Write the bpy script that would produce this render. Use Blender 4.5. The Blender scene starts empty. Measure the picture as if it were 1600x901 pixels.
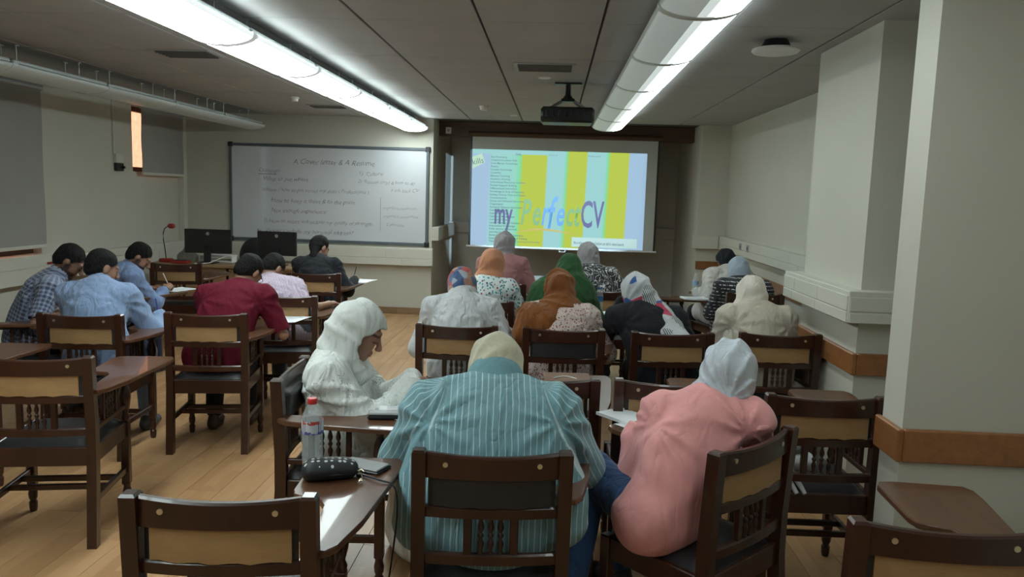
import bpy, math, random
import numpy as np
from mathutils import Vector, Matrix
random.seed(7); np.random.seed(7)
S = bpy.context.scene
C = S.collection
PI = math.pi

# ---------------------------------------------------------------- camera
cam_d = bpy.data.cameras.new('camera'); cam = bpy.data.objects.new('camera', cam_d); C.objects.link(cam)
cam_d.sensor_fit = 'HORIZONTAL'; cam_d.sensor_width = 36.0; cam_d.lens = 36.0*1200/1600
cam_d.clip_start = 0.05; cam_d.clip_end = 100
_r = Vector((0.99803883, 0.05452161, 0.03075529))      # camera right, down, forward in the room
_d = Vector((0.03711603, -0.11978232, -0.99210614))
_f = Vector((-0.05040728, 0.99130197, -0.12157103))
cam.matrix_world = Matrix(((_r.x, -_d.x, -_f.x, 0), (_r.y, -_d.y, -_f.y, 0), (_r.z, -_d.z, -_f.z, 1.74), (0, 0, 0, 1)))
S.camera = cam

# ---------------------------------------------------------------- world, sun, exposure
W = bpy.data.worlds.new('world'); S.world = W; W.use_nodes = True
W.node_tree.nodes['Background'].inputs[0].default_value = (0.60, 0.72, 0.90, 1)
W.node_tree.nodes['Background'].inputs[1].default_value = 0.35
sun_d = bpy.data.lights.new('sun', 'SUN'); sun = bpy.data.objects.new('sun', sun_d); C.objects.link(sun)
sun_d.energy = 5.0; sun_d.angle = 0.01; sun_d.color = (1.0, 0.90, 0.78)
sun.rotation_euler = Vector((-0.62, 0.10, -0.78)).to_track_quat('-Z', 'Y').to_euler()
S.view_settings.view_transform = 'Standard'; S.view_settings.look = 'None'
S.view_settings.gamma = 1.0; S.view_settings.use_curve_mapping = False
S.view_settings.exposure = 1.26
LAMP = 6.6            # emission of a lit tube lens
SCREEN = 0.43          # brightness of the projected picture

# ---------------------------------------------------------------- materials
MATS = {}
def nt(name):
    m = bpy.data.materials.new(name); m.use_nodes = True
    t = m.node_tree; b = t.nodes['Principled BSDF']
    return m, t, b
def lk(t, a, b): t.links.new(a, b)
def mathn(t, op, a, b=None, c=None):
    n = t.nodes.new('ShaderNodeMath'); n.operation = op
    for i, v in enumerate((a, b, c)):
        if v is None: continue
        if isinstance(v, (int, float)): n.inputs[i].default_value = v
        else: lk(t, v, n.inputs[i])
    return n.outputs[0]
def coord(t, kind='Object'):
    return t.nodes.new('ShaderNodeTexCoord').outputs[kind]
def mapping(t, v, scale=(1,1,1), rot=(0,0,0), loc=(0,0,0)):
    n = t.nodes.new('ShaderNodeMapping'); lk(t, v, n.inputs[0])
    n.inputs['Scale'].default_value = scale; n.inputs['Rotation'].default_value = rot; n.inputs['Location'].default_value = loc
    return n.outputs[0]
def noise(t, v, scale=5, detail=4, rough=.5, dist=0):
    n = t.nodes.new('ShaderNodeTexNoise'); lk(t, v, n.inputs['Vector'])
    n.inputs['Scale'].default_value = scale; n.inputs['Detail'].default_value = detail
    n.inputs['Roughness'].default_value = rough; n.inputs['Distortion'].default_value = dist
    return n.outputs['Fac']
def ramp(t, f, stops, interp='LINEAR'):
    n = t.nodes.new('ShaderNodeValToRGB'); n.color_ramp.interpolation = interp
    e = n.color_ramp.elements
    while len(e) < len(stops): e.new(0.5)
    for i, (p, c) in enumerate(stops):
        e[i].position = p; e[i].color = (*c, 1) if len(c) == 3 else c
    lk(t, f, n.inputs[0]); return n.outputs[0]
def mixc(t, f, a, b):
    n = t.nodes.new('ShaderNodeMix'); n.data_type = 'RGBA'
    for i, v in ((0, f), (6, a), (7, b)):
        if isinstance(v, (int, float)): n.inputs[i].default_value = v
        elif isinstance(v, tuple): n.inputs[i].default_value = (*v, 1)
        else: lk(t, v, n.inputs[i])
    return n.outputs[2]
def bump(t, b, h, strength=.3, dist=.01):
    n = t.nodes.new('ShaderNodeBump'); n.inputs['Strength'].default_value = strength; n.inputs['Distance'].default_value = dist
    lk(t, h, n.inputs['Height']); lk(t, n.outputs[0], b.inputs['Normal'])
def sepx(t, v):
    n = t.nodes.new('ShaderNodeSeparateXYZ'); lk(t, v, n.inputs[0]); return n.outputs
def attr(t, name):
    n = t.nodes.new('ShaderNodeAttribute'); n.attribute_name = name; return n
def objrand(t):
    return t.nodes.new('ShaderNodeObjectInfo').outputs['Random']

def plain(name, col, rough=.6, var=.06, scale=6, bmp=0, bscale=80, metal=0, spec=.5, coat=0):
    m, t, b = nt(name); v = coord(t)
    n = noise(t, v, scale, 3)
    lo = tuple(c*(1-var) for c in col); hi = tuple(min(1, c*(1+var)) for c in col)
    lk(t, ramp(t, n, [(.3, lo), (.7, hi)]), b.inputs['Base Color'])
    b.inputs['Roughness'].default_value = rough; b.inputs['Metallic'].default_value = metal
    b.inputs['Specular IOR Level'].default_value = spec
    if coat: b.inputs['Coat Weight'].default_value = coat
    if bmp: bump(t, b, noise(t, v, bscale, 3), bmp, .004)
    MATS[name] = m; return m
def wood(name, c1, c2, rough=.35, along=(1,1,1), scale=6, coat=.0, rnd=.25):
    m, t, b = nt(name); v = mapping(t, coord(t), along)
    n = noise(t, v, scale, 6, .6, .6); n2 = noise(t, v, scale*5, 3)
    f = mathn(t, 'ADD', mathn(t, 'MULTIPLY', n, .75), mathn(t, 'MULTIPLY', n2, .25))
    col = ramp(t, f, [(.35, c1), (.68, c2)])
    hs = t.nodes.new('ShaderNodeHueSaturation'); lk(t, col, hs.inputs['Color'])
    lk(t, mathn(t, 'ADD', mathn(t, 'MULTIPLY', objrand(t), rnd), 1-rnd/2), hs.inputs['Value'])
    lk(t, hs.outputs[0], b.inputs['Base Color'])
    b.inputs['Roughness'].default_value = rough; b.inputs['Coat Weight'].default_value = coat
    bump(t, b, n2, .12, .002)
    MATS[name] = m; return m
def emis(name, col, strength, base=(.8,.8,.8)):
    m, t, b = nt(name); b.inputs['Base Color'].default_value = (*base, 1)
    b.inputs['Emission Color'].default_value = (*col, 1); b.inputs['Emission Strength'].default_value = strength
    MATS[name] = m; return m

plain('wall_paint', (.54,.525,.45), .75, .03, 1.2, .05, 120)
plain('wall_shade', (.53,.51,.45), .75, .04, 1.5, .05, 120)  # cream wall paint again, slightly darkened for the recess shade
plain('ceil', (.41,.405,.40), .8, .05, 2.5, .08, 160)
plain('ceil_gap', (.10,.095,.09), .9, .05)
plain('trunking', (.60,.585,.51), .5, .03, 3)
plain('white_plastic', (.68,.68,.66), .4, .03, 5)
plain('grey_plastic', (.30,.31,.31), .45, .05, 5)
plain('black_plastic', (.012,.013,.015), .4, .2, 8)
plain('lamp_body', (.50,.54,.55), .4, .04, 4, metal=.2)
plain('lens_off', (.60,.64,.64), .35, .03, 4)
plain('metal', (.45,.46,.47), .35, .05, 9, metal=.8)
plain('louver_dark', (.085,.09,.095), .5, .1, 9)
plain('brass', (.75,.66,.48), .3, .05, 9, metal=.9)
plain('board_frame', (.10,.12,.14), .45, .08, 8)
plain('screen_fabric', (.50,.53,.50), .8, .02, 2)
plain('blind_fabric', (.33,.32,.30), .85, .03, 3, .1, 300)
plain('brick_out', (.62,.27,.17), .85, .12, 12)
plain('glass_dark', (.03,.03,.035), .12, .1, 4)
plain('red_plastic', (.30,.02,.015), .35, .08, 9)
plain('cap_red', (.62,.03,.03), .4, .05, 9)
plain('leather', (.022,.022,.024), .38, .2, 12, .25, 220)
plain('paper', (.82,.84,.86), .7, .02, 8)
plain('ink', (.10,.10,.12), .8, .05, 8)
plain('board_ink', (.17,.15,.19), .8, .05, 8)
plain('dust', (.28,.26,.23), .9, .15, 14, .3, 60)
wood('beam_wood', (.060,.030,.016), (.11,.055,.028), .5, (.3,3,3), 5, 0, .1)
wood('chair_wood', (.024,.0075,.0038), (.052,.016,.0072), .30, (1,1,.25), 9, .25, .35)
wood('tablet_wood', (.085,.035,.018), (.14,.062,.032), .30, (2.5,.5,2.5), 7, .3, .3)
wood('ply', (.30,.172,.072), (.40,.245,.11), .6, (1,1,4), 4, 0, .25)
wood('rail_wood', (.22,.085,.026), (.34,.135,.045), .4, (2.5,.4,2.5), 6, .2, .15)
wood('desk_wood', (.24,.145,.07), (.34,.21,.11), .45, (.5,2,2), 6, .1, .1)
wood('base_wood', (.20,.12,.065), (.29,.18,.10), .5, (.5,.5,3), 6, 0, .15)

# laminate plank: three strips, each with its own tone
def laminate():
    m, t, b = nt('laminate'); v = coord(t); s = sepx(t, v)
    rn = objrand(t)
    strip = mathn(t, 'FLOOR', mathn(t, 'DIVIDE', mathn(t, 'ADD', s[0], .0975), .065))
    seg = mathn(t, 'FLOOR', mathn(t, 'ADD', mathn(t, 'MULTIPLY', s[1], 2.4), mathn(t, 'MULTIPLY', strip, .37)))
    wn = t.nodes.new('ShaderNodeTexWhiteNoise'); wn.noise_dimensions = '3D'
    cb = t.nodes.new('ShaderNodeCombineXYZ'); lk(t, strip, cb.inputs[0]); lk(t, seg, cb.inputs[1]); lk(t, mathn(t, 'MULTIPLY', rn, 57), cb.inputs[2])
    lk(t, cb.outputs[0], wn.inputs[0])
    g = noise(t, mapping(t, v, (14, 1.2, 1)), 4, 5, .6, .8)
    f = mathn(t, 'ADD', mathn(t, 'MULTIPLY', wn.outputs[0], .55), mathn(t, 'MULTIPLY', g, .6))
    lk(t, ramp(t, f, [(.15, (.335,.175,.078)), (.55, (.42,.235,.110)), (.95, (.50,.295,.148))]), b.inputs['Base Color'])
    b.inputs['Roughness'].default_value = .36
    bump(t, b, g, .06, .002); MATS['laminate'] = m
laminate()

# ---------------------------------------------------------------- mesh helpers
class MB:
    def __init__(s): s.v = []; s.f = []
    def add(s, vs, fs):
        o = len(s.v); s.v += [tuple(v) for v in vs]; s.f += [tuple(i+o for i in f) for f in fs]; return s
    def box(s, x0, x1, y0, y1, z0, z1):
        return s.add([(x0,y0,z0),(x1,y0,z0),(x1,y1,z0),(x0,y1,z0),(x0,y0,z1),(x1,y0,z1),(x1,y1,z1),(x0,y1,z1)],
                     [(3,2,1,0),(4,5,6,7),(0,1,5,4),(1,2,6,5),(2,3,7,6),(3,0,4,7)])
    def bbox(s, x0, x1, y0, y1, z0, z1, b=.004):
        # box with chamfered edges
        X, Y, Z = (x0,x1), (y0,y1), (z0,z1); vs = []; idx = {}
        for i in (0,1):
            for j in (0,1):
                for k in (0,1):
                    si, sj, sk = (1,-1)[i]*b, (1,-1)[j]*b, (1,-1)[k]*b
                    for a, p in enumerate(((X[i], Y[j]+sj, Z[k]+sk), (X[i]+si, Y[j], Z[k]+sk), (X[i]+si, Y[j]+sj, Z[k]))):
                        idx[i,j,k,a] = len(vs); vs.append(p)
        fs = []
        for a in range(3):
            for e in (0,1):
                q = []
                for (m, n) in ((0,0),(1,0),(1,1),(0,1)):
                    t = [m, n]; t.insert(a, e); q.append(idx[t[0],t[1],t[2],a])
                fs.append(tuple(q if (e ^ (a == 1)) else q[::-1]))
        for a in range(3):           # edges along axis a
            o1, o2 = [x for x in range(3) if x != a]
            for m in (0,1):
                for n in (0,1):
                    def key(e, w):
                        t = [0,0,0]; t[a] = e; t[o1] = m; t[o2] = n; return idx[t[0],t[1],t[2],w]
                    fs.append((key(0,o1), key(1,o1), key(1,o2), key(0,o2)))
        for i in (0,1):
            for j in (0,1):
                for k in (0,1): fs.append((idx[i,j,k,0], idx[i,j,k,1], idx[i,j,k,2]))
        return s.add(vs, fs)
    def lathe(s, prof, c=(0,0,0), n=14, axis='z'):
        # prof: list of (radius, height)
        vs = []; fs = []
        for r, h in prof:
            for i in range(n):
                a = 2*PI*i/n; p = (r*math.cos(a), r*math.sin(a), h)
                if axis == 'x': p = (h, p[0], p[1])
                if axis == 'y': p = (p[0], h, p[1])
                vs.append((c[0]+p[0], c[1]+p[1], c[2]+p[2]))
        for k in range(len(prof)-1):
            for i in range(n):
                j = (i+1) % n; fs.append((k*n+i, k*n+j, (k+1)*n+j, (k+1)*n+i))
        fs.append(tuple(range(n))[::-1]); fs.append(tuple((len(prof)-1)*n+i for i in range(n)))
        return s.add(vs, fs)
    def tube(s, pts, r, n=8):
        pts = [Vector(p) for p in pts]; vs = []; fs = []
        up = Vector((0,0,1))
        for k, p in enumerate(pts):
            t = (pts[min(k+1, len(pts)-1)] - pts[max(k-1, 0)]).normalized()
            a = t.cross(up)
            if a.length < .05: a = t.cross(Vector((1,0,0)))
            a.normalize(); b = t.cross(a).normalized()
            rr = r[k] if isinstance(r, (list, tuple)) else r
            for i in range(n):
                w = 2*PI*i/n; vs.append(p + a*rr*math.cos(w) + b*rr*math.sin(w))
        for k in range(len(pts)-1):
            for i in range(n):
                j = (i+1) % n; fs.append((k*n+i, k*n+j, (k+1)*n+j, (k+1)*n+i))
        fs.append(tuple(range(n))[::-1]); fs.append(tuple((len(pts)-1)*n+i for i in range(n)))
        return s.add(vs, fs)
    def prism(s, poly, z0, z1):
        n = len(poly); vs = [(x,y,z0) for x,y in poly] + [(x,y,z1) for x,y in poly]
        fs = [tuple(range(n))[::-1], tuple(range(n, 2*n))] + [(i, (i+1) % n, n+(i+1) % n, n+i) for i in range(n)]
        return s.add(vs, fs)
    def mesh(s, name, mat, smooth=False):
        me = bpy.data.meshes.new(name); me.from_pydata(s.v, [], s.f)
        me.materials.append(MATS[mat] if isinstance(mat, str) else mat)
        bm_fix(me)
        if smooth: me.polygons.foreach_set('use_smooth', [True]*len(me.polygons)); sharp(me)
        me.update(); return me
    def obj(s, name, mat, parent=None, smooth=False, loc=(0,0,0), rz=0):
        return link(name, s.mesh(name, mat, smooth), parent, loc, rz)
import bmesh
def bm_fix(me):
    bm = bmesh.new(); bm.from_mesh(me); bmesh.ops.recalc_face_normals(bm, faces=bm.faces); bm.to_mesh(me); bm.free()
def sharp(me, ang=40):
    me.set_sharp_from_angle(angle=math.radians(ang))
def link(name, me, parent=None, loc=(0,0,0), rz=0):
    o = bpy.data.objects.new(name, me); C.objects.link(o)
    o.location = loc; o.rotation_euler = (0,0,rz)
    if parent: o.parent = parent
    return o
def empty(name, loc=(0,0,0), rz=0):
    o = bpy.data.objects.new(name, None); C.objects.link(o); o.location = loc; o.rotation_euler = (0,0,rz); o.empty_display_size = .1
    return o
def tag(o, label, cat, group=None, kind=None):
    o['label'] = label
    if cat: o['category'] = cat
    if group: o['group'] = group
    if kind: o['kind'] = kind
    return o
def struct(o, label=None):
    o['kind'] = 'structure'
    if label: o['label'] = label
    return o
def text_mesh(name, body, size, mat, parent, M4, shear=0, offset=0, align='LEFT', space=1.0, wob=0, sx=1.0):
    cu = bpy.data.curves.new(name, 'FONT'); cu.body = body; cu.size = size; cu.shear = shear; cu.offset = offset
    cu.align_x = align; cu.space_character = space; cu.resolution_u = 3; cu.fill_mode = 'FRONT'
    to = bpy.data.objects.new(name, cu); C.objects.link(to)
    dg = bpy.context.evaluated_depsgraph_get()
    me = bpy.data.meshes.new_from_object(to.evaluated_get(dg)); bpy.data.objects.remove(to); bpy.data.curves.remove(cu)
    me.name = name
    for v in me.vertices:
        if wob:
            v.co.y += wob*math.sin(v.co.x*23+size*90) + wob*.6*math.sin(v.co.x*71); v.co.x += wob*.7*math.sin(v.co.y*60+v.co.x*13)
        v.co.x *= sx
    me.transform(M4)
    me.materials.clear(); me.materials.append(MATS[mat])
    return link(name, me, parent)
# ---------------------------------------------------------------- room shell
XL, XR, YB, YF, YR, ZC = -5.30, 2.35, -1.6, 10.75, 12.62, 2.74
RL, RR = -1.70, 1.97            # recess sides
# floor: slab, planks in view, joined planks elsewhere
fl = struct(MB().box(XL-.3, XR+.6, YB-.3, YR+.3, -.20, -.012).obj('floor', 'ceil_gap'), 'light brown laminate floor')
pw, pl = .195, 1.28
pm = MB().bbox(-pw/2+.0008, pw/2-.0008, -pl/2+.0008, pl/2-.0008, -.012, 0, .0012).mesh('floor_plank', 'laminate')
rest = MB(); cnt = 0; cand = []
for i in range(-28, 13):
    off = (i*0.427) % 1.0 * pl
    for j in range(-3, 11):
        x = i*pw; y = j*pl + off
        if x < XL or x > XR+.1 or y < YB or y > YR+.6: continue
        cand.append((x, y))
def seen(p): return 1.6 < p[1] < 11.3 and abs(p[0]+.06*p[1]) < .5+.68*p[1] and p[0] > -3.9-.0*p[1]
vis = sorted([p for p in cand if seen(p)], key=lambda p: p[1])[:298]
vs = set(vis)
for p in vis: link('floor_plank', pm, fl, (p[0], p[1], 0))
for p in cand:
    if p not in vs: rest.bbox(p[0]-pw/2+.0008, p[0]+pw/2-.0008, p[1]-pl/2+.0008, p[1]+pl/2-.0008, -.012, 0, .0012)
ro = rest.obj('floor_planks', 'laminate', fl); ro['kind'] = 'stuff'

# ceiling: backing + panels
ce = struct(MB().box(XL-.3, XR+.6, YB-.3, YR+.3, ZC+.02, ZC+.16).obj('ceiling', 'ceil_gap'), 'suspended grey ceiling of large panels')
cw, cl = .712, 1.208
pmesh = MB().bbox(-cw/2+.0075, cw/2-.0075, -cl/2+.003, cl/2-.003, -.0, .022, .003).mesh('ceiling_panel', 'ceil')
for i in range(-7, 5):
    for j in range(-5, 9):
        x = .242+.356 + (i-1)*cw; y = 4.645+.604 + (j-1)*cl
        if x-cw/2 > XR+.5 or x+cw/2 < XL or y-cl/2 > 11.2 or y+cl/2 < YB: continue
        if y > 11.0: continue
        link('ceiling_panel', pmesh, ce, (x, y, ZC))
def wallbox(name, x0, x1, y0, y1, z0=0, z1=ZC+.02, mat='wall_paint', label=None):
    return struct(MB().box(x0, x1, y0, y1, z0, z1).obj(name, mat), label)
# left wall with two window openings (joined pieces of one wall)
w1 = (6.25, 7.70, .98, 2.62); w2 = (9.49, 10.62, 1.88, 2.70)
m = MB()
m.box(XL-.22, XL, YB, w1[0], 0, ZC+.02); m.box(XL-.22, XL, w1[0], w1[1], 0, w1[2]); m.box(XL-.22, XL, w1[0], w1[1], w1[3], ZC+.02)
m.box(XL-.22, XL, w1[1], w2[0], 0, ZC+.02); m.box(XL-.22, XL, w2[0], w2[1], 0, w2[2]); m.box(XL-.22, XL, w2[0], w2[1], w2[3], ZC+.02)
m.box(XL-.22, XL, w2[1], YF+.2, 0, ZC+.02)
struct(m.obj('wall_left', 'wall_paint'), 'cream painted side wall with two windows')
for k, (a, b, z0, z1) in enumerate((w1, w2), 1):
    w = empty(f'window_{k}', (XL-.12, (a+b)/2, z0)); struct(w, 'dark framed window behind a roller blind')
    hy = (b-a)/2; h = z1-z0
    MB().box(-.03,.03,-hy,-hy+.06,0,h).box(-.03,.03,hy-.06,hy,0,h).box(-.03,.03,-hy+.06,hy-.06,0,.06).box(-.03,.03,-hy+.06,hy-.06,h-.06,h).box(-.03,.03,-.03,.03,.06,h-.06).obj('window_frame', 'beam_wood', w)
    g, t, bs = nt(f'pane_glass_{k}'); bs.inputs['Transmission Weight'].default_value = 1; bs.inputs['Roughness'].default_value = .02; bs.inputs['IOR'].default_value = 1.02; bs.inputs['Base Color'].default_value = (.95,.95,.92,1)
    for sgn in (-1, 1):
        y0, y1 = (-hy+.06, -.03) if sgn < 0 else (.03, hy-.06)
        MB().box(-.004,.004,y0,y1,.06,h-.06).obj('pane', g, w)
    if k == 1: MB().bbox(.10,.20,-hy-.03,hy+.03,-.05,0,.006).obj('window_sill', 'trunking', w)
# sunlit brick facade across the street, seen only through the gaps
fac = struct(MB().box(-7.6,-7.4,3,15,-1,6).obj('wall_outside', 'brick_out'), 'sunlit reddish facade outside the windows')
# front wall (left part, whiteboard), recess and returns
wallbox('wall_front', XL-.22, RL, YF, YF+.2, label='cream front wall behind the whiteboard')
wallbox('wall_recess_left', RL-.2, RL, YF+.2, YR, mat='wall_shade', label='shaded return wall left of the screen')
wallbox('wall_recess_back', RL-.2, RR+.9, YR, YR+.2, mat='wall_shade', label='cream wall behind the projection screen, toned for shade')
wallbox('wall_recess_right', RR, RR+.6, YF+.15, YR, mat='wall_shade', label='shaded return wall right of the screen')
struct(MB().box(RR-.004, XR+.3, YF-.1, YF+.15, 0, ZC+.02).obj('wall_front_right', 'wall_paint'), 'narrow cream wall right of the screen recess')
wallbox('wall_right', XR, XR+.2, 4.3, YF-.1, label='cream side wall on the right')
wallbox('wall_right_near', 1.95, 2.15, YB, 2.98)
wallbox('wall_back', XL-.22, XR+.3, YB-.2, YB)
wallbox('wall_pillar', 1.755, XR, 4.42, 5.42, label='square cream pillar against the right wall')
wallbox('wall_fin', 1.385, XR+.6, 2.98, 3.16, label='near cream wall end with a wooden rail')
wallbox('wall_right_gap', XR, XR+.2, 3.16, 4.3)
# brown beam over the recess
struct(MB().bbox(RL+.002, RR-.002, 11.25, 11.42, 2.55, ZC+.019, .006).obj('trim_beam', 'beam_wood'), 'dark brown wooden beam above the screen')
struct(MB().box(RL, RR, 11.42, YR, ZC-.0, ZC+.02).obj('ceiling_recess', 'wall_shade'))
# baseboards
bb = empty('baseboard_front', (0,0,0)); struct(bb, 'brown wooden skirting along the front wall')
x = XL
while x < RL-.02:
    x1 = min(x+.78, RL+.018); MB().bbox(x+.001, x1-.001, YF-.018, YF, 0, .095, .003).obj('skirting_board', 'base_wood', bb); x = x1
MB().bbox(RL, RL+.018, YF-.018, YR, 0, .095, .003).obj('skirting_board', 'base_wood', bb)
# wooden protection rails
def rail(name, segs, label):
    r = empty(name); struct(r, label)
    for sgm in segs: MB().bbox(*sgm, .005).obj('rail_board', 'rail_wood', r)
RZ = (.765, .905)
rail('trim_1', [(1.36, 1.385, 2.955, 3.175, .755, .885), (1.385, 2.6, 2.955, 2.98, .755, .885)], 'brown wooden wall rail on the near wall end')
rail('trim_2', [(1.725, 1.755, 4.39, 5.45, .775, .90), (1.755, XR, 4.39, 4.42, .775, .90)], 'brown wooden wall rail around the square pillar')
rail('trim_3', [(XR-.025, XR, 5.45, YF-.1, .80, .91), (RR, XR-.025, YF-.125, YF-.1, .80, .91)], 'brown wooden wall rail on the right wall')
# cable trunking with removable lids
def trunk(name, body, lids, label):
    r = empty(name); struct(r, label)
    MB().bbox(*body, .004).obj('trunking_body', 'trunking', r)
    for l in lids: MB().bbox(*l, .003).obj('trunking_lid', 'trunking', r)
    return r
def lids_x(x0, x1, y, rows, step, out, seed):   # lids on a face at y, facing -y
    rs = random.Random(seed); L = []
    for (z0, z1) in rows:
        x = x0
        while x < x1-.01:
            e = min(x+step*(.7+.6*rs.random()), x1); e = x1 if x1-e < .15 else e
            L.append((x+.002, e-.002, y-out, y, z0+.002, z1-.002)); x = e
    return L
def lids_y(y0, y1, x, rows, step, out, seed):   # lids on a face at x, facing -x (out>0) or +x (out<0)
    rs = random.Random(seed); L = []
    for (z0, z1) in rows:
        y = y0
        while y < y1-.01:
            e = min(y+step*(.7+.6*rs.random()), y1); e = y1 if y1-e < .15 else e
            L.append((min(x-out, x), max(x-out, x), y+.002, e-.002, z0+.002, z1-.002)); y = e
    return L
trunk('trim_4', (XL, RL+.03, YF-.09, YF, .70, .95), lids_x(XL, RL+.03, YF-.09, ((.70,.80),(.80,.94)), 1.6, .006, 1), 'cream cable trunking under the whiteboard')
trunk('trim_5', (XL, XL+.10, 1.0, YF-.09, .70, .95), lids_y(1.0, YF-.09, XL+.10, ((.70,.86),(.86,.95)), 1.7, -.006, 2), 'cream cable trunking along the left wall')
trunk('trim_6', (1.655, XR, 4.32, 5.52, 1.085, 1.265),
      lids_x(1.66, XR, 4.32, ((1.085,1.145),(1.15,1.235)), .55, .006, 3) + lids_y(4.33, 5.52, 1.655, ((1.085,1.15),(1.15,1.24)), .62, .006, 4) , 'cream cable trunking box around the square pillar')
trunk('trim_7', (XR-.09, XR, 5.54, YF-.1, 1.085, 1.265), lids_y(5.54, YF-.1, XR-.09, ((1.085,1.165),(1.165,1.265)), 1.5, .006, 5), 'cream cable trunking along the right wall')
trunk('trim_8', (RR-.06, XR-.1, YF-.19, YF-.1, 1.085, 1.265), lids_x(RR-.06, XR-.1, YF-.19, ((1.085,1.265),), .5, .006, 6), 'cream cable trunking on the wall right of the recess')
r9 = trunk('trim_9', (RL, RR, YR-.09, YR, 1.10, 1.27), [], 'cable trunking across the recess wall, toned for shade')
for ch in r9.children: ch.data.materials[0] = MATS['wall_shade']  # recess shade put into the trunking colour
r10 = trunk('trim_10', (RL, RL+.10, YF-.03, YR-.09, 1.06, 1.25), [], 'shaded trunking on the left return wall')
for ch in r10.children: ch.data.materials[0] = MATS['wall_shade']
# vertical trunking strip in the front left corner
struct(MB().bbox(XL, XL+.09, YF-.10, YF, .95, ZC, .004).obj('trim_11', 'trunking'), 'vertical cream conduit in the front left corner')

# ---------------------------------------------------------------- blinds
def blind(name, y0, y1, z0, z1, label):
    o = empty(name, (XL+.085, (y0+y1)/2, z0)); tag(o, label, 'blind', 'roller blinds on the left wall')
    h = (y1-y0)/2
    m = MB(); n = 14
    vs = [(.004*math.sin(3*k/n*PI), -h, .03+(z1-z0-.03)*k/n) for k in range(n+1)] + [(.004*math.sin(3*k/n*PI), h, .03+(z1-z0-.03)*k/n) for k in range(n+1)]
    vs += [(v[0]-.002, v[1], v[2]) for v in vs]; N = n+1
    fs = [(k, k+1, N+k+1, N+k) for k in range(n)] + [(2*N+k, 3*N+k, 3*N+k+1, 2*N+k+1) for k in range(n)]
    m.add(vs, fs).obj('fabric', 'blind_fabric', o, True)
    MB().bbox(-.012,.012,-h,h,0,.035,.004).obj('hem_bar', 'trunking', o)
    MB().lathe([(.028,-h-.01),(.028,h+.01)], (0,0,z1-z0+.0), 14, 'y').obj('roller', 'grey_plastic', o, True)
    return o
blind('roller_blind', 6.15, 7.66, 1.05, 2.66, 'large grey roller blind nearly closed over the left window')
blind('roller_blind', 9.56, 10.66, 1.84, 2.69, 'small grey roller blind in the front left corner')
# electric box and conduit on the left wall
o = empty('wall_socket', (XL, 9.14, 1.93)); tag(o, 'black wall socket box with a thin conduit above, left wall', 'socket')
MB().bbox(0,.05,-.07,.07,-.055,.04,.006).obj('socket_box', 'black_plastic', o)
MB().bbox(0,.04,-.075,.075,.04,.15,.004).obj('back_plate', 'trunking', o)
MB().bbox(0,.018,-.09,-.06,.15,.78,.003).obj('conduit', 'trunking', o)
MB().lathe([(.016,0),(.016,.03)], (.05,.035,-.01), 10, 'x').obj('knob', 'black_plastic', o, True)
# tiny red switch on the left trunking, wall box on the beam, sockets on the right trunking
o = tag(MB().bbox(XL+.106, XL+.12, 7.62, 7.72, .875, .90, .003).obj('rocker_switch', 'red_plastic'), 'small dark red switch on the left wall trunking', 'switch')
o = empty('wall_speaker_box', (-1.56, 11.25, 2.63)); tag(o, 'tiny white box on the left end of the beam', 'box')
MB().bbox(-.04,.04,-.03,0,-.045,.045,.005).obj('case', 'white_plastic', o); MB().lathe([(.02,-.034),(.02,-.03)], (0,0,0), 10, 'y').obj('grille', 'grey_plastic', o)
for y in (9.0, 9.35):
    o = empty('power_socket', (XR-.096, y, 1.2)); tag(o, ('farther' if y > 9.2 else 'nearer')+' small grey socket on the right wall trunking', 'socket', 'sockets on the right trunking')
    MB().bbox(-.008,0,-.04,.04,-.04,.04,.003).obj('plate', 'grey_plastic', o); MB().lathe([(.02,-.010),(.02,-.007)], (0,0,0), 10, 'x').obj('outlet', 'black_plastic', o)

# ---------------------------------------------------------------- ceiling lights
def lens_prof(a0, a1, n, w, h):
    return [(w*math.cos(math.radians(a0+(a1-a0)*i/n)), h*math.sin(math.radians(a0+(a1-a0)*i/n))) for i in range(n+1)]
def extr(m, prof, y0, y1, close=True):
    n = len(prof); vs = [(x, y0, z) for x, z in prof] + [(x, y1, z) for x, z in prof]
    fs = [(i, i+1, n+i+1, n+i) for i in range(n-1)]
    if close: fs += [tuple(range(n)), tuple(range(n, 2*n))[::-1], (n-1, 0, n, 2*n-1)]
    return m.add(vs, fs)
emis('lens_lit', (.84, .98, .97), LAMP)
emis('lens_side', (.85,.95,1.0), .36)
emis('lens_band', (.85,.95,1.0), .13)
emis('lens_rib', (.84,.98,.97), .24)
emis('lens_lit2', (.84,.98,.97), LAMP*.80)
emis('lens_mid', (.9,.98,1.0), .42)
emis('lens_dim', (.84, .98, .97), .07, (.6,.64,.64))
LW, LH, LL = .19, .058, 1.19
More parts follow.
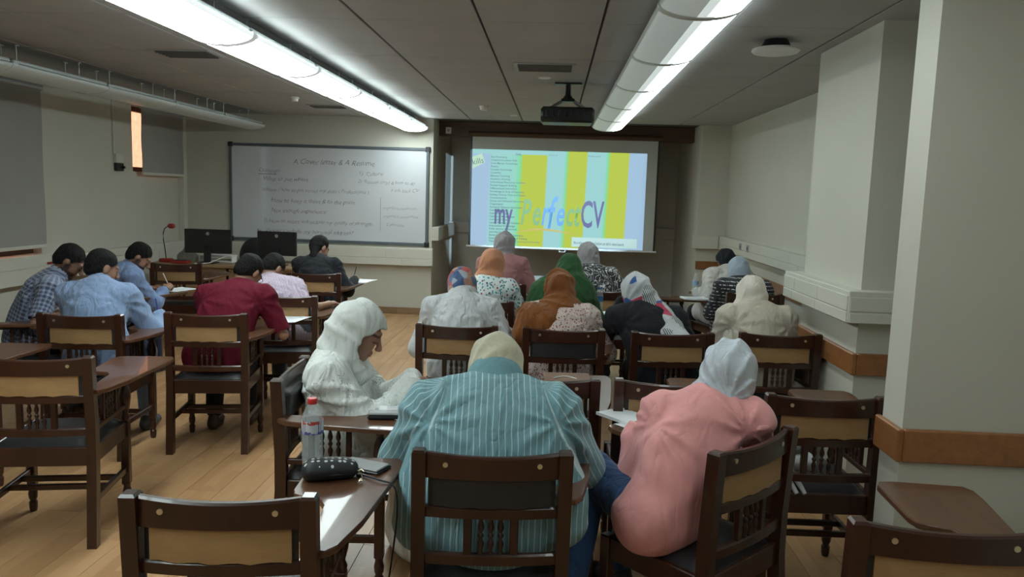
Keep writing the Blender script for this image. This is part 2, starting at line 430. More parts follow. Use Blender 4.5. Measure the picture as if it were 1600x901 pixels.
def fixture_meshes():
    d = {}
    def shell(a0, a1, w, h, t, mat, nm, y0=.0, y1=LL):
        p = lens_prof(a0, a1, 10, w, h); q = lens_prof(a0, a1, 10, w-t, h-t)[::-1]
        d[nm] = extr(MB(), p+q, y0, y1).mesh(nm, mat, True)
    shell(196, 264, LW, LH, .004, 'lens_lit', 'L_lit'); shell(276, 344, LW, LH, .004, 'lens_lit', 'R_lit')
    shell(196, 264, LW, LH, .004, 'lens_off', 'L_off'); shell(276, 344, LW, LH, .004, 'lens_off', 'R_off')
    shell(196, 264, LW, LH, .004, 'lens_dim', 'L_dim')
    shell(264, 276, LW, LH+.001, .006, 'lens_mid', 'rib')
    shell(264, 276, LW, LH+.001, .006, 'lens_off', 'rib_off')
    shell(172, 196, LW, LH, .004, 'lens_side', 'sideL'); shell(344, 368, LW, LH, .004, 'lens_side', 'sideR'); shell(172, 196, LW, LH, .004, 'lens_off', 'sideL_off'); shell(344, 368, LW, LH, .004, 'lens_off', 'sideR_off')
    shell(288, 334, LW, LH, .004, 'lens_lit2', 'R_lit2'); shell(276, 288, LW, LH, .004, 'lens_mid', 'R_in'); shell(334, 344, LW, LH, .004, 'lens_side', 'R_out')
    shell(264, 276, LW, LH+.001, .006, 'lens_rib', 'rib_half')
    d['cap'] = extr(MB(), lens_prof(168, 372, 22, LW+.004, LH+.004), -.015, .015).mesh('joint_band', 'lens_band', True); d['cap_off'] = extr(MB(), lens_prof(168, 372, 22, LW+.004, LH+.004), -.015, .015).mesh('joint_band', 'lens_off', True)
    h = MB(); h.bbox(-.165,.165,.0,LL,.012,.045,.008); d['house'] = h.mesh('housing', 'lamp_body')
    r = MB(); r.lathe([(.006,0),(.006,.155)], (0,0,0), 8); r.lathe([(.022,.147),(.022,.155)], (0,0,0), 12); d['rod'] = r.mesh('hanger_rod', 'metal', True)
    return d
FX = fixture_meshes()
def row(x, z, y_end, n, kind, label, group):
    for k in range(n):
        y0 = y_end - (k+1)*1.22
        if y0 < YB+.05: break
        o = empty('ceiling_light', (x, y0, z))
        tag(o, label(k, n), 'ceiling light', group)
        link('housing', FX['house'], o)
        a, b = {'lit': ('L_lit','R_lit'), 'half': ('L_dim','R_lit2'), 'off': ('L_off','R_off')}[kind]
        link('lens', FX[a], o); link('lens', FX[b], o); link('center_rib', FX['rib_off' if kind == 'off' else ('rib' if kind == 'lit' else 'rib_half')], o)
        link('lens_side', FX['sideL' if kind == 'lit' else 'sideL_off'], o); link('lens_side', FX['sideR_off' if kind == 'off' else 'sideR'], o)
        if kind == 'half': link('lens', FX['R_in'], o); link('lens', FX['R_out'], o)
        cp = FX['cap_off' if kind != 'lit' else 'cap']; link('joint_band', cp, o); link('joint_band', cp, o, (0, LL, 0))
        top = ZC - z - .155
        for yy in (.18, .95):
            for xx in (-.06, .06): link('hanger_rod', FX['rod'], o, (xx, yy, top))
ORD = ['farthest', 'second farthest', 'third farthest', 'fourth farthest', 'fifth farthest', 'sixth farthest', 'seventh farthest', 'eighth farthest', 'ninth farthest']
row(-1.945, 2.605, 10.60, 9, 'lit', lambda k, n: f'bright hanging tube light, {ORD[k]} in the left lit row', 'left lit row of tube lights')
row(.625, 2.605, 9.72, 8, 'half', lambda k, n: f'half-lit hanging tube light, {ORD[k]} in the right row', 'right half-lit row of tube lights')
row(-4.15, 2.565, 10.45, 8, 'off', lambda k, n: f'unlit hanging tube light, {ORD[k]} in the row near the windows', 'unlit row of tube lights by the windows')

# ---------------------------------------------------------------- ceiling fittings
def vent(x, y, w, d, label, group='ceiling air vents', n=5):
    o = empty('air_vent', (x, y, ZC)); tag(o, label, 'air vent', group)
    MB().box(-w/2-.03,w/2+.03,-d/2-.03,-d/2,-.008,.0).box(-w/2-.03,w/2+.03,d/2,d/2+.03,-.008,0).box(-w/2-.03,-w/2,-d/2,d/2,-.008,0).box(w/2,w/2+.03,-d/2,d/2,-.008,0).obj('frame', 'grey_plastic', o)
    MB().box(-w/2,w/2,-d/2,d/2,-.003,-.001).obj('duct_shade', 'black_plastic', o)  # flat black sheet painted as the shade inside the vent opening
    for i in range(n):
        yy = -d/2 + d*(i+.5)/n
        MB().add([(-w/2,yy-.014,-.005),(w/2,yy-.014,-.005),(w/2,yy+.012,-.018),(-w/2,yy+.012,-.018),(-w/2,yy-.014,-.003),(w/2,yy-.014,-.003),(w/2,yy+.012,-.016),(-w/2,yy+.012,-.016)],
                 [(0,1,2,3),(7,6,5,4),(0,4,5,1),(1,5,6,2),(2,6,7,3),(3,7,4,0)]).obj('louver', 'louver_dark', o)
vent(-2.86, 5.94, .40, .26, 'square louvered air vent left of the lit lamp row')
vent(-.11, 6.2, .42, .30, 'louvered air vent in the ceiling before the projector')
vent(-2.8, 9.45, .40, .22, 'far small air vent near the front left ceiling')
def detector(x, y, label, r=.055):
    o = empty('smoke_detector', (x, y, ZC)); tag(o, label, 'smoke detector', 'smoke detectors')
    MB().lathe([(r,-.018),(r,0)], (0,0,0), 20).obj('base', 'white_plastic', o, True)
    MB().lathe([(r*.45,-.052),(r*.72,-.045),(r*.8,-.018)], (0,0,0), 20).obj('sensor_head', 'white_plastic', o, True)
detector(-2.93, 8.6, 'white smoke detector left of the left lamp row')
detector(-.85, 9.0, 'white smoke detector near the beam above the screen')
for (x, y, lb) in ((-.12, 6.72, 'flush round ceiling cover behind the middle air vent'), (-2.35, 6.5, 'flush round ceiling cover beside the left air vent'), (-.55, 9.9, 'flush round ceiling cover near the beam')):
    o = empty('ceiling_cover', (x, y, ZC)); tag(o, lb, 'ceiling cover', 'round ceiling covers')
    MB().lathe([(.07,-.006),(.085,0)], (0,0,0), 24).obj('ring', 'ceil', o, True); MB().lathe([(.05,-.012),(.055,-.006)], (0,0,0), 20).obj('disc', 'white_plastic', o, True)
o = empty('wifi_access_point', (1.34, 5.0, ZC)); tag(o, 'round white disc fitting on a dark ceiling bracket, right side', 'access point')
MB().lathe([(.10,-.055),(.085,-.03),(.07,0)], (0,0,0), 24).obj('bracket', 'black_plastic', o, True)
MB().lathe([(.10,-.085),(.135,-.078),(.145,-.066),(.14,-.055),(.10,-.05)], (0,0,0), 32).obj('cover', 'white_plastic', o, True)
# projector
o = empty('projector', (.09, 7.05, 2.40)); tag(o, 'black video projector hanging from a ceiling mount', 'projector')
MB().bbox(-.235,.235,-.19,.16,-.02,.115,.022).obj('body', 'black_plastic', o, True)
MB().lathe([(.055,.16),(.06,.20),(.045,.205)], (-.12,0,.05), 20, 'y').obj('lens', 'glass_dark', o, True)
MB().lathe([(.035,.19),(.05,.20),(.025,.24),(.022,.345)], (0,0,0), 16).obj('mount_pole', 'black_plastic', o, True)
MB().bbox(-.06,.06,-.06,.06,.175,.20,.006).obj('mount_head', 'black_plastic', o)
MB().bbox(-.12,.12,-.05,.05,.325,.339,.003).obj('ceiling_plate', 'black_plastic', o)
for (x, y) in ((-.15,-.1), (.15,-.1), (-.15,.1), (.15,.1)):
    MB().tube([(x,y,.115),(x*.8,y*.8,.14),(x*.35,y*.4,.18)], .009).obj('mount_arm', 'metal', o, True)
for i in range(7): MB().bbox(-.19+i*.055,-.165+i*.055,-.194,-.188,.03,.085,.001).obj('vent_slot', 'glass_dark', o)

# ---------------------------------------------------------------- whiteboard
o = empty('whiteboard', (-3.17, YF, 1.66)); tag(o, 'wide whiteboard with faint handwriting and dark grey frame', 'whiteboard')
m_, t_, b_ = nt('board_surface'); n_ = noise(t_, coord(t_), 1.3, 3)
lk(t_, ramp(t_, n_, [(.3, (.60,.62,.66)), (.7, (.64,.66,.69))]), b_.inputs['Base Color']); b_.inputs['Roughness'].default_value = .05; b_.inputs['IOR'].default_value = 1.7; MATS['board_surface'] = m_
hw, hh = 1.39, .65
MB().box(-hw,hw,-.022,-.004,-hh,hh).obj('panel', 'board_surface', o)
for (a,b,c,d) in ((-hw-.03,hw+.03,hh-.01,hh+.03), (-hw-.03,hw+.03,-hh-.03,-hh+.01), (-hw-.03,-hw+.01,-hh+.01,hh-.01), (hw-.01,hw+.03,-hh+.01,hh-.01)):
    MB().bbox(a,b,-.035,-.002,c,d,.005).obj('frame_bar', 'board_frame', o)
for sx in (-1,1):
    for sz in (-1,1): MB().bbox(sx*hw-.035+.01*sx,sx*hw+.035+.01*sx,-.038,-.001,sz*hh-.035+.01*sz,sz*hh+.035+.01*sz,.008).obj('corner_cap', 'black_plastic', o)
def board_text(s, x, z, size, rot=0):
    M4 = Matrix.Translation((x, -.0235, z)) @ Matrix.Rotation(PI/2, 4, 'X') @ Matrix.Rotation(rot, 4, 'Z')
    text_mesh('handwriting', s, size, 'board_ink', o, M4, .28, -.0010, 'LEFT', .97, .006)['kind'] = 'stuff'
U, V = hw*2/1335, hh*2/640      # board as drawn in the photograph, 1335 x 640 units
for s, u, v, sz in (('A Cover letter & A Resume', 425, 112, .105), ('Challenges', 185, 175, .075), ('What to put where', 215, 232, .085),
                    ('achieve / how to put across my skills ( Professional )', 205, 305, .075), ('How to keep it short & to the point', 270, 380, .085),
                    ('Not enough experience', 270, 450, .085), ('3) How to select and include my quality of strength', 215, 522, .078),
                    ('4)   Should I include my personal address?', 165, 592, .085), ('1)  Culture', 870, 178, .08), ('2)  Resume (any) & how to do', 865, 232, .068),
                    ('a sub back CV', 1090, 285, .070), ('myperfectresume.com', 1035, 405, .055), ('myperfectresume/How', 1040, 462, .055), ('Canva.com', 1060, 520, .060)):
    board_text(s, -hw+u*U, hh-v*V-.01, sz)
MB().box(-hw+185*U,-hw+310*U,-.024,-.0225,hh-195*V,hh-191*V).obj('underline', 'board_ink', o)
MB().box(-hw+1022*U,-hw+1024*U,-.024,-.0225,hh-560*V,hh-330*V).obj('divider_line', 'board_ink', o)

# ---------------------------------------------------------------- projection screen with the slide
SX0, SX1, SZ0, SZ1 = -1.205, 1.455, .985, 2.56
SY = 11.22
o = empty('projection_screen', ((SX0+SX1)/2, SY, SZ0)); tag(o, 'pull-down projection screen showing a bright striped slide', 'projection screen')
sw, sh = (SX1-SX0)/2, SZ1-SZ0
MB().box(-sw,sw,-.002,.002,0,sh).obj('fabric', 'screen_fabric', o)
MB().box(-sw-.028,-sw,-.002,.002,0,sh).obj('black_border', 'black_plastic', o); MB().box(sw,sw+.028,-.002,.002,0,sh).obj('black_border', 'black_plastic', o)
MB().bbox(-sw-.06,sw+.05,-.018,.018,-.025,0,.005).obj('bottom_bar', 'white_plastic', o)
MB().box(-.045+.02,.045+.02,-.008,.008,-.06,-.052).box(-.025,-.016,-.008,.008,-.052,-.025).box(.056,.065,-.008,.008,-.052,-.025).obj('pull_handle', 'white_plastic', o)
MB().lathe([(.04,-sw-.06),(.04,sw+.06)], (0,.0,sh+.03), 16, 'x').obj('roller_case', 'beam_wood', o, True)
# slide: u right, v down, in 0..1
su0, su1, sv0, sv1 = -sw, sw-.148, sh-.185, .005
sW, sH = su1-su0, sv0-sv1
m_, t_, b_ = nt('slide'); s_ = sepx(t_, coord(t_))
uu = mathn(t_, 'DIVIDE', mathn(t_, 'SUBTRACT', s_[0], su0), sW); vv = mathn(t_, 'DIVIDE', mathn(t_, 'SUBTRACT', sv0, s_[2]), sH)
LV, CY, GR, YE = (.34,.50,.66), (.31,.60,.60), (.20,.66,.26), (.45,.55,.05)
us = mathn(t_, 'ADD', uu, mathn(t_, 'MULTIPLY', vv, .012))
stops = [(0, LV), (.10, LV), (.115, CY), (.255, (.28,.62,.52)), (.285, GR), (.293, YE), (.432, YE), (.437, CY), (.53, CY), (.55, GR), (.556, YE), (.66, YE), (.665, CY), (.765, CY), (.785, GR), (.793, YE), (.898, YE), (.903, LV), (1, LV)]
cr = ramp(t_, us, stops)
top = mathn(t_, 'LESS_THAN', vv, .045); tm = mathn(t_, 'MULTIPLY', top, mathn(t_, 'LESS_THAN', uu, .54))
low = mathn(t_, 'MULTIPLY', mathn(t_, 'GREATER_THAN', vv, .90), mathn(t_, 'GREATER_THAN', uu, .75))
col = mixc(t_, tm, cr, CY); col = mixc(t_, low, col, LV)
b_.inputs['Base Color'].default_value = (.02,.02,.02,1); b_.inputs['Roughness'].default_value = .9; b_.inputs['Specular IOR Level'].default_value = 0
lk(t_, col, b_.inputs['Emission Color']); b_.inputs['Emission Strength'].default_value = SCREEN; MATS['slide'] = m_
sl = MB().box(su0,su1,-.0045,-.0025,sv1,sv0).obj('projected_slide', 'slide', o)
for nm, c in (('sl_ink', (.05,.13,.13)), ('sl_purple', (.085,.075,.25)), ('sl_green', (.17,.40,.10)), ('sl_blue', (.09,.33,.72)), ('sl_orange', (.50,.40,.04)), ('sl_white', (.45,.66,.64)), ('sl_note', (.42,.62,.42))):
    emis(nm, c, SCREEN, (.01,.01,.01))
def st(s, u, v, size, mat='sl_ink', shear=0, off=0, rot=0, align='LEFT', sx=1.0, nm='slide_text', space=1.0):
    M4 = Matrix.Translation((su0+u*sW, -.0062, sv0-v*sH)) @ Matrix.Rotation(PI/2, 4, 'X') @ Matrix.Rotation(rot, 4, 'Z')
    text_mesh(nm, s, size, mat, sl, M4, shear, off, align, space, 0, sx)['kind'] = 'stuff'
st('Skills', .25, .055, .042, off=.001); st('Personal', .44, .05, .036); st('Professional', .665, .05, .036)
LINES = ['Key Promoting', 'Creative Innovative Skills', 'Core Manner Knowledge', 'Fluency', 'Content Knowledge', 'Creativity', 'Effective Coaching', 'Academic Advising', 'Instructional Resources Creation',
 'Student Rapport Building', 'Differentiated Instruction', 'Knowledge in Area of Expertise', 'Setting Criteria, Tone and Expect', 'Communication', 'Group and Individual Instruction', 'Organization', 'Academic Distance Instruction',
 'Communication', 'Assessment Tools', 'Classroom Management', 'Curriculum Design', 'Lesson Planning and Delivery', 'Instructional Knowledge', 'Public Service Assessment', 'Learning Systems', 'Researching Above Assessments', 'Supervision of Learning and Training', 'Team Work']
for i, s in enumerate(LINES): st(s, .108, .085+i*.0325, .038, off=.0006)
st('and supporting and evaluating with Examples', .16, .96, .034)
st('my', .135, .765, .44, 'sl_purple', off=.010, sx=.50, nm='slide_logo')
for ch_, u_, mt_ in (('P', .285, 'sl_green'), ('e', .352, 'sl_green'), ('r', .405, 'sl_blue'), ('f', .440, 'sl_blue'), ('e', .490, 'sl_blue'), ('c', .545, 'sl_green'), ('t', .592, 'sl_green')):
    st(ch_, u_, .765 if ch_ != 'f' else .80, .52 if ch_ != 'f' else .66, mt_, .26, .009, sx=.50, nm='slide_logo')
st('CV', .635, .775, .54, 'sl_purple', off=.008, sx=.47, nm='slide_logo')
pts = [(.26+.37*i/20, .865-.06*math.sin(PI*(i/20)**.8)) for i in range(21)]
vs = [(su0+u*sW, -.0062, sv0-v*sH) for u, v in pts] + [(su0+u*sW, -.0062, sv0-(v+.022*math.sin(PI*(.1+.9*i/20)))*sH) for i, (u, v) in enumerate(pts)]
MB().add(vs, [(i, i+1, 22+i, 21+i) for i in range(20)]).obj('swoosh', 'sl_orange', sl)
MB().box(su0+.59*sW, su0+.965*sW, -.0062, -.0050, sv0-.985*sH, sv0-.885*sH).obj('caption_box', 'sl_white', sl)
M4 = Matrix.Translation((su0+.60*sW, -.0075, sv0-.955*sH)) @ Matrix.Rotation(PI/2, 4, 'X') @ Matrix.Rotation(-.012, 4, 'Z')
text_mesh('slide_text', 'Here is what you need to know: Employers scan skills for relevant keywords', .062, 'sl_ink', sl, M4, 0, .0003, 'LEFT', .9, 0, .43)
MB().add([(su0+.002, -.0062, sv0-.06*sH-.03), (su0+.055*sW, -.0062, sv0-.045*sH), (su0+.075*sW, -.0062, sv0-.135*sH), (su0+.002, -.0062, sv0-.205*sH)], [(0,1,2,3)]).obj('slide_note', 'sl_note', sl)
M4 = Matrix.Translation((su0+.006, -.0075, sv0-.165*sH)) @ Matrix.Rotation(PI/2, 4, 'X') @ Matrix.Rotation(.22, 4, 'Z')
text_mesh('slide_text', 'kills', .115, 'sl_ink', sl, M4)
# the projector's own beam: its left rim misses the screen and falls on the recess wall
pj = bpy.data.lights.new('projector_beam', 'SPOT'); po = bpy.data.objects.new('projector_beam', pj); C.objects.link(po)
po.location = (-.03, 7.32, 2.45); pj.energy = 0; pj.spot_size = .9; pj.shadow_soft_size = .004
# projector beam mask (frame of the picture), local -Z looks to the screen
pj.use_nodes = True; t_ = pj.node_tree
em = t_.nodes['Emission']; s_ = sepx(t_, t_.nodes.new('ShaderNodeTexCoord').outputs['Normal'])
tx = mathn(t_, 'DIVIDE', s_[0], mathn(t_, 'ABSOLUTE', s_[2])); tz = mathn(t_, 'DIVIDE', s_[1], mathn(t_, 'ABSOLUTE', s_[2]))
mk = mathn(t_, 'MULTIPLY', mathn(t_, 'MULTIPLY', mathn(t_, 'GREATER_THAN', tx, -.358), mathn(t_, 'LESS_THAN', tx, .33)), mathn(t_, 'MULTIPLY', mathn(t_, 'GREATER_THAN', tz, -.415), mathn(t_, 'LESS_THAN', tz, -.022)))
lk(t_, mk, em.inputs['Strength']); em.inputs['Color'].default_value = (.55, .80, 1.0, 1)
pj.energy = 450; po.rotation_euler = (PI/2, 0, 0)

# ---------------------------------------------------------------- tablet-arm chair
CH = .93
def arc_bar(hw, z0, z1, y, t, sag, n=10, lift=0):
    # bar between the posts, bowed backwards (towards -y) by sag in the middle, top edge dipping by lift
    m = MB(); vs = []; fs = []
    for i in range(n+1):
        u = -1+2*i/n; x = u*hw; yy = y - sag*(1-u*u); zz = z1 - lift*(1-u*u)
        vs += [(x,yy-t/2,z0), (x,yy+t/2,z0), (x,yy+t/2,zz-.006), (x,yy+t/2-.006,zz), (x,yy-t/2+.006,zz), (x,yy-t/2,zz-.006)]
    for i in range(n):
        for k in range(6): fs.append((i*6+k, i*6+(k+1) % 6, (i+1)*6+(k+1) % 6, (i+1)*6+k))
    fs += [tuple(range(6)), tuple(n*6+k for k in range(6))[::-1]]
    return m.add(vs, fs)
def spindle_prof(h, r):
    return [(r*.8,0),(r,.02*h),(r*.55,.10*h),(r*.95,.22*h),(r*1.05,.30*h),(r*.5,.42*h),(r*.95,.48*h),(r*.95,.52*h),(r*.5,.58*h),(r*1.05,.70*h),(r*.95,.78*h),(r*.55,.90*h),(r,.98*h),(r*.8,h)]
HW = .235
CM = {}
def chair_meshes():
    # rear post: raked below the seat, slightly above
    def post():
        m = MB(); a, b = .022, .024
        prof = [(0,-.035),(.44,.0),(.60,.0),(CH-.008,-.018)]
        vs = []; fs = []
        for z, y in prof: vs += [(-a,y-b,z),(a,y-b,z),(a,y+b,z),(-a,y+b,z)]
        z, y = CH, -.018; vs += [(-a+.006,y-b+.006,z),(a-.006,y-b+.006,z),(a-.006,y+b-.006,z),(-a+.006,y+b-.006,z)]
        for k in range(4):
            for i in range(4): fs.append((k*4+i, k*4+(i+1) % 4, (k+1)*4+(i+1) % 4, (k+1)*4+i))
        fs += [(3,2,1,0), (16,17,18,19)]
        return m.add(vs, fs).mesh('rear_post', 'chair_wood')
    CM['post'] = post()
    CM['top_rail'] = arc_bar(HW-.018, .838, .922, -.012, .026, .022, 12, .010).mesh('top_rail', 'chair_wood', True)
    CM['mid_rail'] = arc_bar(HW-.018, .705, .742, -.004, .026, .020).mesh('mid_rail', 'chair_wood', True)
    CM['low_rail'] = arc_bar(HW-.018, .545, .582, 0, .026, .018).mesh('lower_rail', 'chair_wood', True)
    CM['screw'] = MB().lathe([(.0085,-.003),(.0075,.002)], (0,0,0), 10, 'y').mesh('screw_cap', 'brass', True)
    # back pad: plywood panel behind, black leather cushion in front
    m = MB(); n = 14; zs = [.736,.846]; rs = random.Random(5); vs = []; fs = []
    for i in range(n+1):
        u = -1+2*i/n; x = u*(HW-.047); y = -.016-.019*(1-u*u); w = .003*math.sin(i*1.7)+.002*math.sin(i*3.1)
        vs += [(x,y-.004,.742+w),(x,y+.004,.742+w),(x,y+.004,.842),(x,y-.004,.842)]
    for i in range(n):
        for k in range(4): fs.append((i*4+k, i*4+(k+1) % 4, (i+1)*4+(k+1) % 4, (i+1)*4+k))
    fs += [(0,1,2,3), tuple(n*4+k for k in (3,2,1,0))]
    CM['ply'] = m.add(vs, fs).mesh('back_panel', 'ply')
    m2 = MB(); m2.add(vs, fs); CM['ply_black'] = m2.mesh('back_panel', 'leather')
    # leather cushion
    m = MB(); n, k2 = 12, 8; vs = []; fs = []
    for i in range(n+1):
        u = -1+2*i/n; x = u*(HW-.030); yb = -.008-.019*(1-u*u)
        for j in range(k2+1):
            v = -1+2*j/k2; th = .040*max(0, (1-abs(u)**6))**.5*max(0, (1-abs(v)**5))**.5
            vs.append((x, yb+th, .79+v*.075))
    N = k2+1
    for i in range(n):
        for j in range(k2): fs.append((i*N+j, (i+1)*N+j, (i+1)*N+j+1, i*N+j+1))
    o = len(vs); vs += [(v[0], min(v[1], -.008-.019*(1-(v[0]/(HW-.030))**2))-.001, v[2]) for v in vs]
    fs += [tuple(q+o for q in f[::-1]) for f in fs]
    CM['back_cushion'] = m.add(vs, fs).mesh('back_cushion', 'leather', True)
    CM['slat'] = MB().bbox(-.014,.014,-.010,.010,.580,.708,.003).mesh('back_slat', 'chair_wood')
    CM['spindle'] = MB().lathe(spindle_prof(.126,.0105), (0,0,.581), 10).mesh('spindle', 'chair_wood', True)
    # seat
    CM['apron_b'] = MB().bbox(-HW+.022,HW-.022,-.012,.012,.395,.485,.004).mesh('rear_apron', 'chair_wood')
    CM['apron_f'] = MB().bbox(-HW+.022,HW-.022,.415,.439,.40,.485,.004).mesh('front_apron', 'chair_wood')
    CM['apron_s'] = MB().bbox(-.011,.011,.024,.41,.40,.485,.004).mesh('side_apron', 'chair_wood')
    m = MB(); n = 12; vs = []; fs = []
    for i in range(n+1):
        u = -1+2*i/n
        for j in range(n+1):
            v = -1+2*j/n; th = .036*max(0, 1-abs(u)**6)**.5*max(0, 1-abs(v)**6)**.5
            vs.append((u*(HW-.012), .225+v*.212, .480+th))
    N = n+1
    for i in range(n):
        for j in range(n): fs.append((i*N+j, (i+1)*N+j, (i+1)*N+j+1, i*N+j+1))
    o = len(vs); vs += [(v[0], v[1], .476) for v in vs]; fs += [tuple(q+o for q in f[::-1]) for f in fs]
    for i in range(n): 
        fs += [(i*N, (i+1)*N, (i+1)*N+o, i*N+o), (i*N+n, i*N+n+o, (i+1)*N+n+o, (i+1)*N+n), (i, i+o, i+1+o, i+1), (n*N+i, n*N+i+1, n*N+i+1+o, n*N+i+o)]
    CM['seat'] = m.add(vs, fs).mesh('seat_cushion', 'leather', True)
    # front legs: square with turned foot
    m = MB(); m.bbox(-.021,.021,-.021,.021,.14,.49,.004); m.lathe([(.016,0),(.020,.02),(.021,.05),(.015,.06),(.021,.075),(.023,.10),(.017,.125),(.02,.142)], (0,0,0), 12)
    CM['front_leg'] = m.mesh('front_leg', 'chair_wood')
    CM['str_s'] = MB().bbox(-.010,.010,-.0,.40,.205,.240,.003).mesh('side_stretcher', 'chair_wood')
    CM['str_c'] = MB().bbox(-HW+.01,HW-.01,-.010,.010,.208,.237,.003).mesh('cross_stretcher', 'chair_wood')
    # writing tablet
    P = [(.213,-.004),(.272,-.006),(.300,.03),(.345,.20),(.408,.62),(.412,.70),(.392,.738),(.15,.748),(.108,.738),(.088,.70),(.082,.43),(.092,.39),(.125,.370),(.180,.352),(.208,.300),(.212,.15)]
    m = MB(); n = len(P); cx = sum(p[0] for p in P)/n; cy = sum(p[1] for p in P)/n
    def ins(p, d):
        l = math.hypot(p[0]-cx, p[1]-cy); return (p[0]-(p[0]-cx)/l*d, p[1]-(p[1]-cy)/l*d)
    rings = [([ins(p,.004) for p in P], .744), (P, .748), (P, .762), ([ins(p,.004) for p in P], .766)]
    vs = [(x,y,z) for r, z in rings for x, y in r]; fs = [tuple(range(n))[::-1], tuple(3*n+i for i in range(n))]
    for k in range(3): fs += [(k*n+i, k*n+(i+1) % n, (k+1)*n+(i+1) % n, (k+1)*n+i) for i in range(n)]
    CM['tablet'] = m.add(vs, fs).mesh('writing_tablet', 'tablet_wood')
    # arm support: turned baluster at the front, arm rail, side slats and spindles
    CM['baluster'] = MB().lathe([(.018,0),(.022,.02),(.014,.04),(.024,.08),(.030,.13),(.026,.165),(.014,.20),(.022,.215),(.024,.235),(.018,.258)], (HW+.002,.425,.488), 14).mesh('arm_baluster', 'chair_wood', True)
    CM['arm_rail'] = MB().bbox(HW-.012,HW+.012,.024,.40,.718,.744,.003).mesh('arm_rail', 'chair_wood')
    CM['arm_low'] = MB().bbox(HW-.011,HW+.011,.024,.41,.555,.58,.003).mesh('arm_lower_rail', 'chair_wood')
    CM['arm_slat'] = MB().bbox(HW-.009,HW+.009,-.012,.012,.58,.718,.003).mesh('arm_slat', 'chair_wood')
    CM['arm_spin'] = MB().lathe(spindle_prof(.138,.0105), (HW,0,.58), 10).mesh('arm_spindle', 'chair_wood', True)
chair_meshes()
def chair(x, y, deg, label, ply=True, group='dark wooden tablet-arm chairs'):
    o = empty('tablet_chair', (x, y, 0), math.radians(deg)); tag(o, label, 'chair', group)
    P = lambda nm, me, loc=(0,0,0): link(nm, CM[me], o, loc)
    P('rear_post', 'post', (-HW,0,0)); P('rear_post', 'post', (HW,0,0))
    tr = P('top_rail', 'top_rail')
    for s in (-1, 1):
        link('screw_cap', CM['screw'], tr, (s*.15, -.012-.022*(1-(.15/(HW-.018))**2)-.014, .885))
    P('mid_rail', 'mid_rail'); P('lower_rail', 'low_rail')
    P('back_panel', 'ply' if ply else 'ply_black'); P('back_cushion', 'back_cushion')
    for s in (-1, 1): P('back_slat', 'slat', (s*.075, -.016, 0))
    for k in (-1, 0, 1): P('spindle', 'spindle', (k*.032, -.018, 0))
    P('rear_apron', 'apron_b'); P('front_apron', 'apron_f'); P('side_apron', 'apron_s', (-HW,0,0)); P('side_apron', 'apron_s', (HW,0,0))
    P('seat_cushion', 'seat')
    for s in (-1, 1): P('front_leg', 'front_leg', (s*HW, .425, 0)); P('side_stretcher', 'str_s', (s*HW, .008, 0))
    P('cross_stretcher', 'str_c', (0, .18, 0)); P('cross_stretcher', 'str_c', (0, .30, 0))
    P('writing_tablet', 'tablet'); P('arm_baluster', 'baluster'); P('arm_rail', 'arm_rail'); P('arm_lower_rail', 'arm_low')
    for yy in (.13, .29): P('arm_slat', 'arm_slat', (0, yy, 0))
    for yy in (.175, .21, .245): P('arm_spindle', 'arm_spin', (0, yy, 0))
    return o
CHAIRS = {
 'C1': (-.857, 1.93, 5, 'empty wooden chair in the left foreground, bottle and pouch on its tablet', True),
 'C2': (-.166, 2.38, 5, 'wooden chair of the woman in the teal striped shirt', False),
 'C3': (.715, 2.63, 45, 'turned wooden chair of the woman in the pink top', True),
 'C4': (1.06, 1.97, -2, 'empty wooden chair in the bottom right corner', True),
 'C5': (1.195, 3.295, 2, 'wooden chair with a pale bag on its seat, beside the near wall end', True),
 'C6': (-2.38, 3.385, 11, 'large empty wooden chair at the left edge of the photo', True),
 'C7': (-2.895, 4.553, 5, 'wooden chair of the man in the light blue shirt seen from behind', True),
 'C8': (-2.20, 4.77, 9, 'wooden chair of the man in the maroon shirt', True),
 'C9': (-2.03, 5.70, 9, 'wooden chair of the man in the lavender shirt', True),
 'C10': (-2.30, 7.32, 8, 'wooden chair of the dark-haired person in black by the whiteboard', True),
 'C11': (-3.89, 7.75, 10, 'empty wooden chair before the computer desk', True),
 'C12': (-3.92, 5.12, -55, 'wooden chair of the man in the navy checked shirt', True),
 'C12b': (-3.85, 6.20, -10, 'wooden chair of the bearded man writing in a blue shirt', True),
 'C13': (-.572, 4.70, 0, 'wooden chair of the person in white shirt and colourful headscarf', True),
 'C14': (.09, 4.724, 4, 'dark-backed wooden chair of the woman in the rust headscarf', False),
 'C15': (.762, 4.741, 5, 'wooden chair of the woman in black with the patterned scarf', True),
 'C16': (1.45, 4.852, 3, 'wooden chair of the woman in cream headscarf and beige top', True),
 'C17': (.56, 3.44, 0, 'empty wooden chair just in front of the woman in pink', True),
 'C18': (-.02, 3.40, 4, 'empty wooden chair with a brown folder on its tablet, before the striped shirt', True),
 'C19': (1.83, 6.95, 2, 'wooden chair of the woman in blue-grey headscarf by the right wall', True),
 'C20': (-1.15, 3.38, -86, 'wooden chair of the woman in white, seen from its side', True),
 'E1': (.88, 7.93, -88, 'empty sideways wooden chair with an open book on its tablet', True),
 'F1': (-.53, 5.80, 0, 'wooden chair of the woman in the peach headscarf', True),
 'F2': (.05, 5.84, 3, 'wooden chair of the woman in the green headscarf', True),
 'F3': (-.48, 6.98, 0, 'wooden chair of the woman in grey headscarf and pink blouse', True),
 'F4': (.48, 6.80, 2, 'wooden chair of the woman in the black and white blouse', True),
 'F5': (1.86, 7.72, 20, 'wooden chair of the person in the off-white shirt at the far right', True),
 'L1': (-3.27, 3.60, 8, 'wooden chair at the left edge whose tablet shows behind the large empty chair', True),
}
